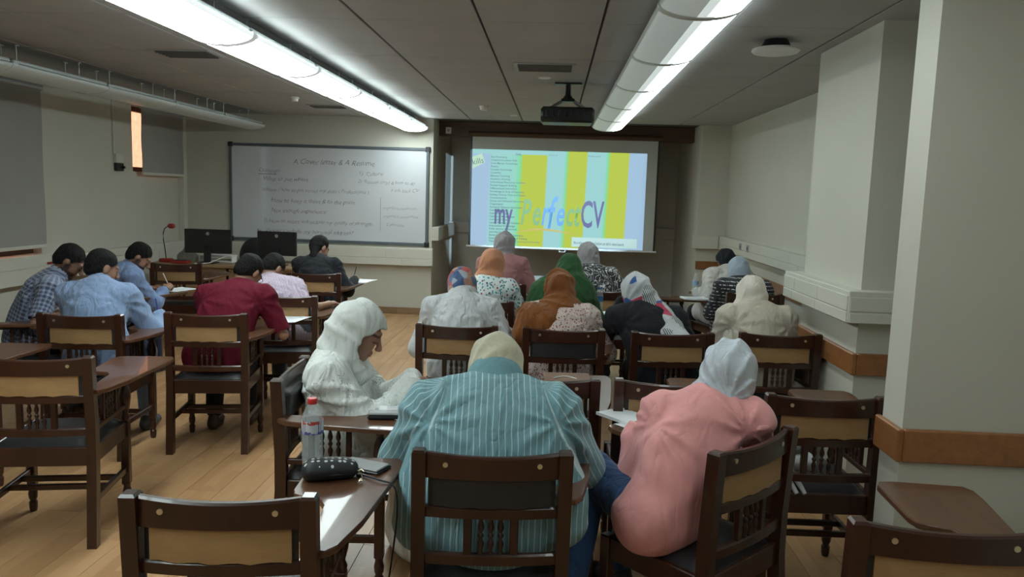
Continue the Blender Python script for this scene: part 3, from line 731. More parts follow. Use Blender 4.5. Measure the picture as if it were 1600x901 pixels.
CO = {}
for k, (x, y, a, lb, ply) in CHAIRS.items(): CO[k] = chair(x, y, a, lb, ply)
def cpt(k, lx, ly, z=0):
    x, y, a = CHAIRS[k][:3]; a = math.radians(a)
    return np.array((x+lx*math.cos(a)-ly*math.sin(a), y+lx*math.sin(a)+ly*math.cos(a), z))
TZ = .767
# ---------------------------------------------------------------- smooth bodies from distance fields
def nv(v): v = np.asarray(v, float); return v/max(1e-9, np.linalg.norm(v))
class Field:
    def __init__(s, h): s.h = h; s.pr = []
    def cone(s, a, b, ra, rb, k=.03, L=None, fl=1.0, op='u'):
        # round cone; with L the section is stretched along L by 1/fl
        a = np.asarray(a, float); b = np.asarray(b, float); s.pr.append(('c', a, b, ra, rb, k, None if L is None else nv(L), fl, op)); return s
    def ell(s, c, r, ax=None, k=.03, op='u'):
        s.pr.append(('e', np.asarray(c, float), np.asarray(r, float), np.eye(3) if ax is None else np.asarray(ax, float), 0, k, None, 1, op)); return s
    def half(s, p, n):                # keep the side where (x-p).n < 0
        s.pr.append(('h', np.asarray(p, float), nv(n), 0, 0, .0, None, 1, 'i')); return s
    def bounds(s):
        lo = np.full(3, 1e9); hi = -lo
        for p in s.pr:
            if p[8] != 'u': continue
            a, b = s.pb(p); lo = np.minimum(lo, a); hi = np.maximum(hi, b)
        return lo, hi
    def pb(s, p):
        if p[0] == 'c':
            r = max(p[3], p[4])/min(1, p[7]); return np.minimum(p[1], p[2])-r, np.maximum(p[1], p[2])+r
        r = max(p[2]); return p[1]-r, p[1]+r
    def dist(s, p, P):
        if p[0] == 'c':
            a, b = p[1], p[2]
            if p[6] is not None:
                L = p[6]; q = P-a; q = q-(q@L)[..., None]*L*(1-p[7]); ba = b-a; ba = ba-(ba@L)*L*(1-p[7])
            else: q = P-a; ba = b-a
            t = np.clip((q@ba)/max(1e-9, ba@ba), 0, 1)
            return np.linalg.norm(q-t[..., None]*ba, axis=-1)-(p[3]+(p[4]-p[3])*t)
        if p[0] == 'e':
            q = ((P-p[1])@p[3].T)/p[2]; k0 = np.linalg.norm(q, axis=-1); k1 = np.linalg.norm(q/p[2], axis=-1)
            return k0*(k0-1)/np.maximum(k1, 1e-6)
        return (P-p[1])@p[2]
    def mesh(s, disp=None, pad=.03):
        h = s.h; lo, hi = s.bounds(); lo = lo-pad-2*h; n = np.ceil((hi+pad+2*h-lo)/h).astype(int)+1
        D = np.full(n, .15, np.float32); g = [lo[i]+h*np.arange(n[i]) for i in range(3)]
        for p in s.pr:
            k = p[5]
            if p[0] == 'h': sl = [slice(0, n[i]) for i in range(3)]
            else:
                a, b = s.pb(p); m = k+.07
                i0 = np.clip(np.floor((a-m-lo)/h).astype(int), 0, n-1); i1 = np.clip(np.ceil((b+m-lo)/h).astype(int)+1, 1, n)
                sl = [slice(i0[i], i1[i]) for i in range(3)]
            P = np.stack(np.meshgrid(g[0][sl[0]], g[1][sl[1]], g[2][sl[2]], indexing='ij'), -1)
            d = s.dist(p, P).astype(np.float32); A = D[sl[0], sl[1], sl[2]]
            if p[8] == 'u':
                e = np.maximum(k-np.abs(A-d), 0)/max(k, 1e-6); D[sl[0], sl[1], sl[2]] = np.minimum(A, d)-e*e*k*.25
            elif p[8] == 's':
                d = -d; e = np.maximum(k-np.abs(A-d), 0)/max(k, 1e-6); D[sl[0], sl[1], sl[2]] = np.maximum(A, d)+e*e*k*.25
            else: D[sl[0], sl[1], sl[2]] = np.maximum(A, d)
        if disp is not None:
            near = np.abs(D) < .04; ii = np.nonzero(near)
            D[ii] += disp(np.stack([g[i][ii[i]] for i in range(3)], -1)).astype(np.float32)
        # surface nets
        ins = D < 0
        c = np.zeros(n-1, np.int8)
        for i in (0,1):
            for j in (0,1):
                for k in (0,1): c += ins[i:n[0]-1+i, j:n[1]-1+j, k:n[2]-1+k]
        act = np.nonzero((c > 0) & (c < 8)); m = len(act[0])
        if not m: return np.zeros((0,3)), []
        idx = np.full(n-1, -1, np.int32); idx[act] = np.arange(m)
        acc = np.zeros((m,3)); cn = np.zeros(m)
        cor = [(i,j,k) for i in (0,1) for j in (0,1) for k in (0,1)]
        val = {q: D[act[0]+q[0], act[1]+q[1], act[2]+q[2]] for q in cor}
        for q in cor:
            for a in range(3):
                if q[a]: continue
                w = list(q); w[a] = 1; w = tuple(w); va, vb = val[q], val[w]; x = (va < 0) != (vb < 0)
                t = np.where(x, va/np.where(x, va-vb, 1), 0)
                pt = np.tile(np.array(q, float), (m,1)); pt[:, a] += t
                acc += pt*x[:, None]; cn += x
        V = lo+h*(np.stack(act, -1)+acc/cn[:, None])
        F = []
        for a in range(3):
            s0 = [slice(1, n[i]-1) for i in range(3)]; s0[a] = slice(0, n[a]-1); s1 = list(s0); s1[a] = slice(1, n[a])
            A, B = ins[tuple(s0)], ins[tuple(s1)]; e = np.nonzero(A != B)
            e0 = [e[i]+(0 if i == a else 1) for i in range(3)]; flip = A[e]
            b, c2 = (a+1) % 3, (a+2) % 3
            def cell(db, dc):
                q = list(e0); q[b] = q[b]-db; q[c2] = q[c2]-dc; return idx[q[0], q[1], q[2]]
            Q = np.stack([cell(1,1), cell(0,1), cell(0,0), cell(1,0)], -1); Q[~flip] = Q[~flip][:, ::-1]; F.append(Q)
        return V, np.concatenate(F)
def sd_mesh(name, V, F, mat, tint=None, cuv=None):
    me = bpy.data.meshes.new(name)
    me.vertices.add(len(V)); me.vertices.foreach_set('co', np.asarray(V, np.float32).ravel())
    F = np.asarray(F, np.int32); me.loops.add(F.size); me.loops.foreach_set('vertex_index', F.ravel())
    me.polygons.add(len(F)); me.polygons.foreach_set('loop_start', np.arange(0, F.size, 4, dtype=np.int32))
    me.polygons.foreach_set('loop_total', np.full(len(F), 4, np.int32)) if False else None
    me.update(calc_edges=True); me.validate()
    me.polygons.foreach_set('use_smooth', np.ones(len(me.polygons), bool))
    if tint is not None:
        at = me.attributes.new('tint', 'FLOAT_COLOR', 'POINT'); at.data.foreach_set('color', np.c_[tint, np.ones(len(V))].astype(np.float32).ravel())
    if cuv is not None:
        at = me.attributes.new('cuv', 'FLOAT_VECTOR', 'POINT'); at.data.foreach_set('vector', np.asarray(cuv, np.float32).ravel())
    me.materials.append(MATS[mat]); return me

# ---------------------------------------------------------------- skin and cloth
def skin_mat():
    m, t, b = nt('skin'); a = attr(t, 'tint'); n = noise(t, coord(t), 40, 3)
    lk(t, mixc(t, mathn(t, 'MULTIPLY', n, .18), a.outputs['Color'], (.25,.10,.07)), b.inputs['Base Color'])
    b.inputs['Roughness'].default_value = .5; b.inputs['Subsurface Weight'].default_value = .06; b.inputs['Subsurface Radius'].default_value = (.012,.005,.003)
    MATS['skin'] = m
skin_mat()
def cloth(name, col, col2=None, kind='plain', p=(), rough=.85, fold=.5, sheen=.15, fs=5.5):
    br = lambda q_: tuple(min(.86, x*1.35) for x in q_); col = br(col); col2 = br(col2) if col2 else None
    m, t, b = nt(name); v = coord(t); c = col
    if kind == 'plain':
        c = ramp(t, noise(t, v, 9, 4), [(.3, tuple(x*.93 for x in col)), (.7, tuple(min(1, x*1.05) for x in col))])
    elif kind in ('stripes', 'check'):
        s = sepx(t, attr(t, 'cuv').outputs['Vector'])
        wob = mathn(t, 'MULTIPLY', noise(t, v, 6, 2), .012)
        fx = mathn(t, 'FRACT', mathn(t, 'MULTIPLY', mathn(t, 'ADD', s[0], wob), 1/p[0])); sx_ = mathn(t, 'LESS_THAN', fx, p[1])
        if kind == 'check':
            fy = mathn(t, 'FRACT', mathn(t, 'MULTIPLY', mathn(t, 'ADD', s[1], wob), 1/p[0])); sy = mathn(t, 'LESS_THAN', fy, p[1])
            sx_ = mathn(t, 'MULTIPLY', mathn(t, 'ADD', sx_, sy), .5)
        else:
            sx_ = mathn(t, 'MULTIPLY', sx_, .75)
        c = mixc(t, sx_, col, col2)
    elif kind in ('spots', 'eyelet', 'floral'):
        vo = t.nodes.new('ShaderNodeTexVoronoi'); vo.inputs['Scale'].default_value = p[0]; lk(t, mapping(t, v, (1,1,1) if kind != 'floral' else (1.2,.9,1)), vo.inputs['Vector'])
        msk = mathn(t, 'LESS_THAN', vo.outputs['Distance'], p[1])
        if kind == 'eyelet':
            cl_ = mathn(t, 'GREATER_THAN', noise(t, v, 9, 1), .56); msk = mathn(t, 'MULTIPLY', msk, cl_)
        if kind == 'floral':
            col2 = ramp(t, sepx(t, vo.outputs['Color'])[0], [(0, col2), (.45, (.03,.05,.09)), (.7, (.30,.05,.06)), (.85, col2)], 'CONSTANT')
        c = mixc(t, msk, col, col2)
    elif kind == 'swirl':
        n = noise(t, v, p[0], 1, .4, 1.6); c = ramp(t, n, [(.5-p[1], col), (.5, col2), (.5+p[1]*1.2, col)], 'CONSTANT')
    elif kind == 'rows':           # small white dashes in rows
        s = sepx(t, v); fz = mathn(t, 'FRACT', mathn(t, 'MULTIPLY', s[2], 30)); fx = mathn(t, 'FRACT', mathn(t, 'MULTIPLY', mathn(t, 'ADD', s[0], s[1]), 48))
        c = mixc(t, mathn(t, 'MULTIPLY', mathn(t, 'LESS_THAN', fz, .22), mathn(t, 'LESS_THAN', fx, .55)), col, col2)
    elif kind == 'patch':          # large printed colour patches
        vo = t.nodes.new('ShaderNodeTexVoronoi'); vo.inputs['Scale'].default_value = p[0]; lk(t, v, vo.inputs['Vector'])
        r = sepx(t, vo.outputs['Color'])[0]; c = ramp(t, r, p[1], 'CONSTANT')
        w = t.nodes.new('ShaderNodeTexWave'); w.inputs['Scale'].default_value = 26; lk(t, mapping(t, v, (1,1,1), (.5,.4,0)), w.inputs['Vector'])
        if len(p) > 2: c = mixc(t, mathn(t, 'MULTIPLY', mathn(t, 'GREATER_THAN', w.outputs['Fac'], .62), mathn(t, 'GREATER_THAN', r, .72)), c, (.05,.05,.07))
    if isinstance(c, tuple): b.inputs['Base Color'].default_value = (*c, 1)
    else: lk(t, c, b.inputs['Base Color'])
    b.inputs['Roughness'].default_value = rough; b.inputs['Sheen Weight'].default_value = sheen; b.inputs['Specular IOR Level'].default_value = .2
    n1 = noise(t, mapping(t, v, (1.6,1.6,.7), (.4,.3,.2)), fs, 2, .45, .9); n2 = noise(t, v, 420, 1)
    n3 = noise(t, mapping(t, v, (2.2,2.2,.5), (.45,.55,.2)), fs*1.5, 2, .4, .5); rd = mathn(t, 'POWER', mathn(t, 'SUBTRACT', 1.0, mathn(t, 'MULTIPLY', mathn(t, 'ABSOLUTE', mathn(t, 'SUBTRACT', n3, .5)), 2.0)), 6.0); bump(t, b, mathn(t, 'ADD', mathn(t, 'SUBTRACT', n1, mathn(t, 'MULTIPLY', rd, .10)), mathn(t, 'MULTIPLY', n2, .012)), fold*1.0, .06); MATS[name] = m
def folds(amp, seed=0, fz=1.0, anchors=(), axes=None):
    rs = np.random.RandomState(seed); A = rs.randn(7,3); A = A/np.linalg.norm(A, axis=1)[:, None]; A[:, 2] *= fz
    def f(P):
        q = P@A.T; w = np.sin(15*q[:, 0]+2.6*np.sin(8*q[:, 1]))*np.sin(6*q[:, 4]+1)
        r = .5+.5*np.cos(24*q[:, 2]+4.0*np.sin(6*q[:, 3])); m = .5+.5*np.sin(5*q[:, 5]+3*np.sin(4*q[:, 6]))
        d = amp*(.5*w-.9*r**2.5*m)
        for (c, n) in anchors:          # folds that fan out from a pulled point
            v = P-c; x = v@axes[0]; y = v@axes[1]; rr = np.sqrt(x*x+y*y); th = np.arctan2(y, x)
            ww = np.clip(rr/.05, 0, 1)*np.exp(-(rr/.20)**2); d = d-amp*1.1*ww*(.5+.5*np.cos(n*th+1.6*np.sin(7*q[:, 5])))**2
        return d
    return f
def wraps(amp, c, ax, seed=0, n=17):
    # folds of a wound scarf: sweeping fan-wise from a gathered point beside the throat
    rs = np.random.RandomState(seed); A = rs.randn(4,3)
    def f(P):
        v = P-c; q = P@A.T; y = v@ax[1]; x = v@ax[0]-.55*y; z = v@ax[2]-.25*y; rr = np.sqrt(x*x+z*z)
        th = np.arctan2(z, x)+.10*np.sin(9*q[:, 0])+.06*np.sin(16*q[:, 1])
        b = .5+.5*np.cos(n*th); m = np.clip(rr/.07, 0, 1)*(.35+.65*(.5+.5*np.sin(6*q[:, 2]+1.5*np.sin(5*q[:, 3]))))
        return -amp*1.25*(b**2)*m+amp*.3*np.sin(10*q[:, 1]+1)
    return f
# hands: right hand, palm down, fingers towards +y, wrist at the origin
def hand_mesh(pose):
    f = Field(.0042)
    f.cone((0,-.025,0), (0,.01,0), .026, .027, .02, (1,0,0), .8).cone((-.012,.01,0), (-.016,.085,0), .016, .013, .018).cone((.012,.01,0), (.02,.078,0), .017, .012, .018).cone((0,.01,0), (0,.085,0), .015, .013, .018)
    cu = {'rest': (.25,.35,.3), 'write': (.75,.95,.6), 'fist': (1.1,1.3,.9)}[pose]
    for i, (x, y, l, r) in enumerate(((-.029,.085,.072,.0085), (-.010,.09,.080,.009), (.010,.086,.074,.0085), (.028,.076,.058,.0075))):
        p = np.array((x, y, 0.)); a = .05; sp = (x*.9 if pose == 'rest' else -x*.6)
        for j, fr in enumerate((.45,.32,.23)):
            a += cu[j]*(1 if not (pose == 'write' and i == 0 and j == 0) else .6)
            q = p+l*fr*np.array((sp*1.2, math.cos(a), -math.sin(a))); f.cone(p, q, r*(1-.06*j), r*(.95-.08*j), .006); p = q
    tp = [(-.022,.015,-.004), (-.045,.045,-.016), (-.046,.078,-.024), (-.036,.103,-.030)] if pose != 'rest' else [(-.022,.015,-.004), (-.052,.042,-.010), (-.064,.072,-.014), (-.066,.098,-.016)]
    for i in range(3): f.cone(tp[i], tp[i+1], .0125-.0015*i, .0115-.0018*i, .010)
    return f.mesh()
HANDS = {p: hand_mesh(p) for p in ('rest', 'write', 'fist')}
def ik(S, T, a, b, pole):
    S = np.asarray(S, float); T = np.asarray(T, float); d = T-S; L = np.linalg.norm(d)
    if L > (a+b)*.985: T = S+d/L*(a+b)*.985; d = T-S; L = np.linalg.norm(d)
    if L < .12: L = .12
    x = (a*a-b*b+L*L)/(2*L); hgt = math.sqrt(max(0, a*a-x*x)); n = d/np.linalg.norm(d); p = np.asarray(pole, float); p = nv(p-(p@n)*n)
    return S+n*x+p*hgt, T
def ypr(yaw, pitch, roll=0):
    y, p, r = map(math.radians, (yaw, pitch, roll)); g = np.array((math.sin(y)*math.cos(p), math.cos(y)*math.cos(p), -math.sin(p)))
    rt = nv(np.cross(g, (0,0,1))); u = np.cross(rt, g); rt, u = rt*math.cos(r)-u*math.sin(r), u*math.cos(r)+rt*math.sin(r)
    return np.stack([rt, g, u])      # rows: right, forward, up
PEOPLE = {}
def person(label, ck, head, gaze, R, L, top, bottom, skin=(.36,.20,.13), hijab=None, hair=None, girth=1.0, pel=(0,.20), sh_yaw=None, beard=False, sleeve=1.0, hand=('rest','rest'),
           skirt=False, tunic=False, res=.012, extra_scarf=None, bun=.0, seed=1, glasses=False, shoes=(.02,.02,.022), lift=0, elbow=None, hs=1.0, collar=None, shw=.178, legyaw=None, ctrl=None, hfold=.006, tfold=.009, back=0, watch=False, drape=1.0, wide=1.0, knee=None, foot=None, arm=1.0, neck=.074, hseed=0, face=1.0, nbo=None, hz=.60):
    cx, cy, ca = CHAIRS[ck][:3]; O = np.array((cx, cy, 0.)); a = math.radians(ca)
    Fd = np.array((-math.sin(a), math.cos(a), 0)); Rt = np.array((math.cos(a), math.sin(a), 0)); Z = np.array((0,0,1.))
    W2 = lambda p: np.asarray(p, float)-O
    loc = lambda x, y, z: Rt*x+Fd*y+Z*z
    H = W2(head); A = ypr(*gaze); hp = lambda x, y, z: H+hs*(A[0]*x+A[1]*y+A[2]*z)
    pelv = loc(pel[0], pel[1], hz)
    nb = H-.128*(.5*Z+.5*A[2])-.055*nv(H*np.array((1,1,0))-pelv*np.array((1,1,0))+1e-4)
    if nbo is not None: nb = nb+np.asarray(nbo)
    sy = math.radians(-ca if sh_yaw is None else sh_yaw); Ls = np.array((math.cos(sy), -math.sin(sy), 0)); Fs = np.array((math.sin(sy), math.cos(sy), 0))
    mid = (pelv+nb)/2 - (.07+back)*Fs + .05*Z
    if ctrl is not None: mid = mid+np.asarray(ctrl)
    bez = lambda t: (1-t)**2*pelv+2*t*(1-t)*mid+t*t*nb
    T = [0,.2,.4,.6,.8,.93]; pts = [bez(t) for t in T]; wd = [w_*((wide[0]+(wide[1]-wide[0])*t_) if isinstance(wide, tuple) else wide) for w_, t_ in zip((.172,.158,.152,.160,.150,.11), T)]; dp = [.128,.118,.115,.118,.105,.085]
    lat = [nv(Rt*(1-t)+Ls*t) for t in T]
    tdir = nv(pts[5]-pts[3])
    sh = [bez(.93)-.035*tdir+s*shw*girth**.6*Ls for s in (-1, 1)]
    # arms
    ws = []; els = []
    for i, (s, tg) in enumerate(((-1, L), (1, R))):
        tg = W2(tg); pole = s*Ls*.50-Z*.9-Fs*.25
        if elbow and elbow[i] is not None: pole = np.asarray(elbow[i], float)
        e, w = ik(sh[i], tg, .295, .255, pole); els.append(e); ws.append(w)
    root = None
    # --- body (one continuous figure, mostly under the clothes)
    f = Field(.016)
    for i in range(5): f.cone(pts[i], pts[i+1], dp[i]*.72, dp[i+1]*.72, .04, lat[i], dp[i]/wd[i])
    f.cone(sh[0], sh[1], .045, .045, .04); f.cone(nb, hp(0,-.02,-.06), .048, .046, .03)
    hips = [pelv+s*.085*Rt for s in (-1,1)]
    ly = math.radians(-ca if legyaw is None else legyaw); LF = np.array((math.sin(ly), math.cos(ly), 0)); LR = np.array((math.cos(ly), -math.sin(ly), 0))
    knees = [W2(k_) for k_ in knee] if knee else [pelv*np.array((1,1,0))+s*.11*LR+LF*.40+Z*.555 for s in (-1,1)]; ank = [W2(k_) for k_ in foot] if foot else [k*np.array((1,1,0))+s*.0*LR+LF*(-.02+.05*s)+Z*.10 for s, k in zip((-1,1), knees)]
    for i in (0,1):
        f.cone(hips[i], knees[i], .062, .048, .04); f.cone(knees[i], ank[i], .048, .034, .03); f.cone(ank[i], ank[i]+LF*.11-Z*.055, .034, .026, .03)
        f.cone(sh[i], els[i], .042, .036, .03)
    Vb, Fb = f.mesh(); tint = [np.tile(skin, (len(Vb), 1))]
    Vs = [Vb]; Fs_ = [Fb]; off = len(Vb)
    fa = Field(.009)
    for i in (0,1):
        fa.cone(els[i], els[i]*.55+ws[i]*.45, .038, .036, .02).cone(els[i]*.55+ws[i]*.45, ws[i], .036, .0255, .02)
    V2, F2 = fa.mesh(); Vs.append(V2); Fs_.append(F2+off); off += len(V2); tint.append(np.tile(skin, (len(V2),1)))
    # --- head
    f = Field(.0055); ax = A
    E = lambda c, r, k=.02, op='u': f.ell(hp(*c), np.array(r)*hs, ax, k, op)
    Cn = lambda p, q, ra, rb, k=.015: f.cone(hp(*p), hp(*q), ra*hs, rb*hs, k)
    E((0,-.012,.022), (.075,.094,.088)); E((0,.022,-.045), (.057,.066,.078), .03); E((0,.060,-.098), (.024,.022,.020), .035)
    for s in (-1,1): E((s*.036,.050,-.040), (.025,.026,.028), .03); E((s*.078,-.006,-.010), (.009,.021,.031), .010)
    Cn((-.034,.080,.014), (.034,.080,.014), .013, .013, .02); Cn((0,.090,.004), (0,.112,-.034), .008, .0125, .012)
    for s in (-1,1): E((s*.010,.104,-.038), (.008,.010,.008), .008); E((s*.031,.100,-.006), (.016,.013,.012), .012, 's'); E((s*.031,.078,-.006), (.014,.014,.012), .006)
    E((0,.084,-.066), (.023,.013,.007), .006); E((0,.082,-.077), (.020,.013,.008), .006)
    f.cone(hp(0,-.02,-.055), nb, .052*hs, .056*hs, .03)
    Vh, Fh = f.mesh(); q = ((Vh-H)@A.T)/hs; tn = np.tile(skin, (len(Vh), 1)).astype(float); sk = np.array(skin)
    tn[(np.abs(q[:,0]) < .025) & (q[:,1] > .08) & (np.abs(q[:,2]+.071) < .012)] = sk*np.array((.95,.60,.62))
    br = (q[:,1] > .06) & (np.abs(q[:,2]-.019-.05*np.abs(np.abs(q[:,0])-.03)) < .0055) & (np.abs(np.abs(q[:,0])-.032) < .020); tn[br] = sk*.18
    tn[(q[:,1] > .06) & (np.abs(q[:,2]+.009) < .004) & (np.abs(np.abs(q[:,0])-.031) < .014)] = sk*.22
    if hair:
        cap = (q[:,2] > .035+(q[:,1]-.070)*.80) & ~((np.abs(q[:,0]) > .070) & (q[:,2] < .02) & (q[:,1] > -.03)); fade = np.clip((q[:,2]-.035-(q[:,1]-.070)*.80)/.025, 0, 1)[cap][:, None]; tn[cap] = tn[cap]*(1-fade)*.6+np.array((.012,.011,.010))*fade
    if beard:
        bm_ = (q[:,2] < -.055-.35*(.06-np.abs(q[:,1]-.03))*0) & (q[:,1] > -.02) & ~((np.abs(q[:,0]) < .024) & (np.abs(q[:,2]+.071) < .011) & (q[:,1] > .08)) & (q[:,2] > -.13)
        side = (np.abs(q[:,0]) > .048) & (q[:,2] < -.01) & (q[:,1] > -.005) & (q[:,1] < .035) & (q[:,2] > -.13)
        tn[bm_ | side] = sk*.20
    Vs.append(Vh); Fs_.append(Fh+off); off += len(Vh); tint.append(tn)
    # --- hands
    for i, s in ((0,-1), (1,1)):
        V, F = HANDS[hand[i]]; V = V.copy()*.98; F = np.asarray(F)
        if s < 0: V[:,0] *= -1; F = F[:, ::-1]
        fw = nv(ws[i]-els[i]); fw = nv(fw*np.array((1,1,.35))); rt = nv(np.cross(fw, Z)); up = np.cross(rt, fw)
        tl = (.55 if hand[i] == 'write' else .15)*s; rt, up = rt*math.cos(tl)-up*math.sin(tl), up*math.cos(tl)+rt*math.sin(tl)
        Vw = ws[i]+V[:, :1]*rt+V[:, 1:2]*fw+V[:, 2:]*up; Vs.append(Vw); Fs_.append(F+off); off += len(Vw); tint.append(np.tile(skin, (len(Vw),1)))
    me = sd_mesh('person', np.concatenate(Vs), np.concatenate(Fs_), 'skin', np.concatenate(tint))
    root = link('person', me, None, tuple(O+Z*lift)); tag(root, label, 'person', 'students seated in the classroom')
    def child(nm, V, F, mat, cuv=None):
        o = link(nm, sd_mesh(nm, V, F, mat, None, cuv), root); return o
    # --- top
    f = Field(res)
    for i in range(5): f.cone(pts[i], pts[i+1], dp[i]*girth, dp[i+1]*girth, .05, lat[i], dp[i]/wd[i])
    f.cone(sh[0], sh[1], .066*girth, .066*girth, .06); f.cone(bez(.93), nb, .075*girth**.5, .062, .05)
    arms = []
    for i in (0,1):
        f.cone(sh[i], els[i], .066*girth*arm, .056*girth*arm, .05); arms.append((sh[i], els[i]))
        if sleeve > .5:
            e2 = els[i]+(ws[i]-els[i])*min(1, sleeve); 
            if sleeve > .55: f.cone(els[i], e2, .055*girth*arm, .043*girth**.5*arm, .04)
            arms.append((els[i], e2))
    hem = .02
    if tunic:
        for i in (0,1): f.cone(hips[i], hips[i]*.35+knees[i]*.65+Z*.005, .105*girth, .09*girth, .06)
        f.cone(pelv-.02*Z-Fd*.02, pelv+Fd*.10, .135*girth, .13*girth, .06, Rt, .75)
    else: f.cone(hips[0], hips[1], .125*girth**.7, .125*girth**.7, .05); f.half(pelv-.105*Z, -Z)
    if sleeve < .5:
        for i in (0,1): pass
    pit = [s2-.07*tdir for s2 in sh]
    Vt, Ft = f.mesh(folds(tfold, seed, 1.0, [(pit[0], 9), (pit[1], 9)], (Ls, nv(nb-pelv))))
    # short sleeves: cut the field by dropping faces past the cuff
    if sleeve < .5:
        keep = np.ones(len(Vt), bool)
        for i in (0,1):
            d = els[i]-sh[i]; l = np.linalg.norm(d); s_ = (Vt-sh[i])@d/l; r_ = np.linalg.norm(Vt-sh[i]-s_[:, None]*d/l, axis=1)
            keep &= ~((s_ > l*sleeve*2) & (r_ < .10) & (np.abs((Vt-pelv)@Ls) > .13))
        Ft = Ft[keep[Ft].all(1)]
    cu = np.zeros((len(Vt), 3)); best = np.full(len(Vt), 1e9)
    sp = np.array([bez(t) for t in np.linspace(0,1,15)]); dd = np.linalg.norm(Vt[:, None]-sp[None], axis=2); j = dd.argmin(1)
    best = dd[np.arange(len(Vt)), j]-.115*girth; rel = Vt-sp[j]; cu[:, 0] = rel@Ls; cu[:, 1] = j/14*.55+np.einsum('ij,j->i', rel, nv(nb-pelv))
    for (p, q_) in arms:
        d = q_-p; l = max(.05, np.linalg.norm(d)); d = d/l; s_ = np.clip((Vt-p)@d, 0, l); rv = Vt-p-s_[:, None]*d; dist = np.linalg.norm(rv, axis=1)-.055*girth
        r1 = nv(np.cross(d, Z)); r2 = np.cross(d, r1); an = np.arctan2(rv@r1, rv@r2); m_ = dist < best-.004
        cu[m_, 0] = an[m_]*.062; cu[m_, 1] = s_[m_]; best = np.minimum(best, dist)
    child('shirt', Vt, Ft, top, cu)
    if collar:
        cg = girth**.5*(1.30 if hijab else 1); f = Field(.008); f.cone(nb-.012*tdir, nb+(.046 if hijab else .034)*tdir, .082*cg, .074*cg, .01).cone(nb-.03*tdir, nb+.06*tdir, .070*cg, .063*cg, .004, None, 1, 's')
        V, F = f.mesh(folds(.003, seed)); child('collar', V, F, collar)
    # --- lower clothes and shoes
    f = Field(.014); g1 = girth**.7
    f.cone(hips[0], hips[1], .115*g1, .115*g1, .05)
    if skirt:
        for i in (0,1): f.cone(hips[i], knees[i], .112*g1, .10, .10); f.cone(knees[i], ank[i]+Z*.01, .10, .115, .12)
        f.cone((knees[0]+knees[1])/2, (ank[0]+ank[1])/2+Z*.02, .10, .13, .10)
    else:
        for i in (0,1): f.cone(hips[i], knees[i], .098*g1, .074, .05); f.cone(knees[i], ank[i]+Z*.03, .072, .058, .04)
    V, F = f.mesh(folds(.006, seed+3)); child('skirt' if skirt else 'trousers', V, F, bottom)
    mname = 'shoe_%d' % int(shoes[0]*1000)
    if mname not in MATS: plain(mname, shoes, .5, .1, 12)
    for i in (0,1):
        f = Field(.009); c = ank[i]*np.array((1,1,0))
        f.cone(c-LF*.04+Z*.038, c+LF*.06+Z*.036, .036, .042, .03).cone(c+LF*.06+Z*.036, c+LF*.15+Z*.030, .042, .032, .03).cone(c-LF*.03+Z*.04, c-LF*.03+Z*.085, .036, .036, .03)
        f.half(-Z*0+np.array((0,0,.001)), -Z); V, F = f.mesh(); child('shoe', V, F, mname)
    # --- head wear
    if hijab:
        f = Field(.0085 if res > .009 else .007); Eh = lambda c, r, k=.03, op='u': f.ell(hp(*c), np.array(r)*hs, A, k, op)
        Eh((0,-.012,.014), (.098,.115,.110)); Eh((0,-.03,-.045), (.088,.088,.066), .04); Eh((0,-.004,-.092), (.070,.066,.055), .05)
        if bun: Eh((0,-.095,-.01), (bun,.05,bun), .05)
        f.cone(hp(0,-.015,-.07), nb, neck*hs, neck+.006, .05)
        if drape: f.cone(nb-.03*tdir-.07*Ls*drape, nb-.03*tdir+.07*Ls*drape, .08, .08, .05)
        f.cone(nb+.03*Fs, nb+.10*Fs-.07*Z, .07, .05, .05)
        if extra_scarf: extra_scarf(f, hp, nb, sh, bez, Ls, Fs, tdir)
        Eh((0,.124*face,-.034), (.16,.112,.094), .010, 's')
        V, F = f.mesh(wraps(hfold, hp(.085*(1 if hseed % 2 else -1),.03,-.10), A, seed+7+hseed)); child('headscarf', V, F, hijab)
    if hair:
        f = Field(.0065); f.ell(hp(0,-.020,.036), np.array((.080,.097,.087))*hs, A, .02)
        kind = hair[1]; f.ell(hp(0,-.044,-.012), np.array((.073,.072,.082))*hs, A, .02)
        tail = kind == 'tail'
        f.half(hp(0,.078,.052), A[1]*.66-A[2]*.75)
        f.ell(hp(0,.125,-.03), np.array((.085,.085,.085))*hs, A, .015, 's')
        if tail: f.cone(hp(0,-.075,.01), nb-.085*Fs-.02*Ls+.03*Z, .05, .036, .03); f.cone(nb-.085*Fs-.02*Ls+.03*Z, nb-.10*Fs-.05*Ls-.10*Z, .034, .012, .03)
        dn = folds(.0045, seed); V, F = f.mesh(lambda P: dn(P*4)); child('hair', V, F, hair[0])
    if glasses:
        m = MB(); q1 = lambda x, y, z: tuple(hp(x, y, z))
        for s in (-1,1):
            m.tube([q1(s*.031+.022*math.cos(w), .103, -.004+.017*math.sin(w)) for w in np.linspace(0, 2*PI, 15)], .002, 6); m.tube([q1(s*.053,.102,.003), q1(s*.082,.03,.006), q1(s*.082,-.02,0)], .002, 6)
        m.tube([q1(-.009,.105,0), q1(.009,.105,0)], .002, 6); o = m.obj('glasses', 'black_plastic', root, True)
    if watch:
        d = nv(ws[1]-els[1]); c = ws[1]-d*.03; r1 = nv(np.cross(d, Z)); r2 = np.cross(d, r1)
        MB().tube([tuple(c+.030*(r1*math.cos(w)+r2*math.sin(w))) for w in np.linspace(0, 2*PI, 17)], .006, 6).obj('wristband', 'black_plastic', root, True)
    PEOPLE[label] = dict(w=[w+O for w in ws], root=root, el=[e+O for e in els])
    return root
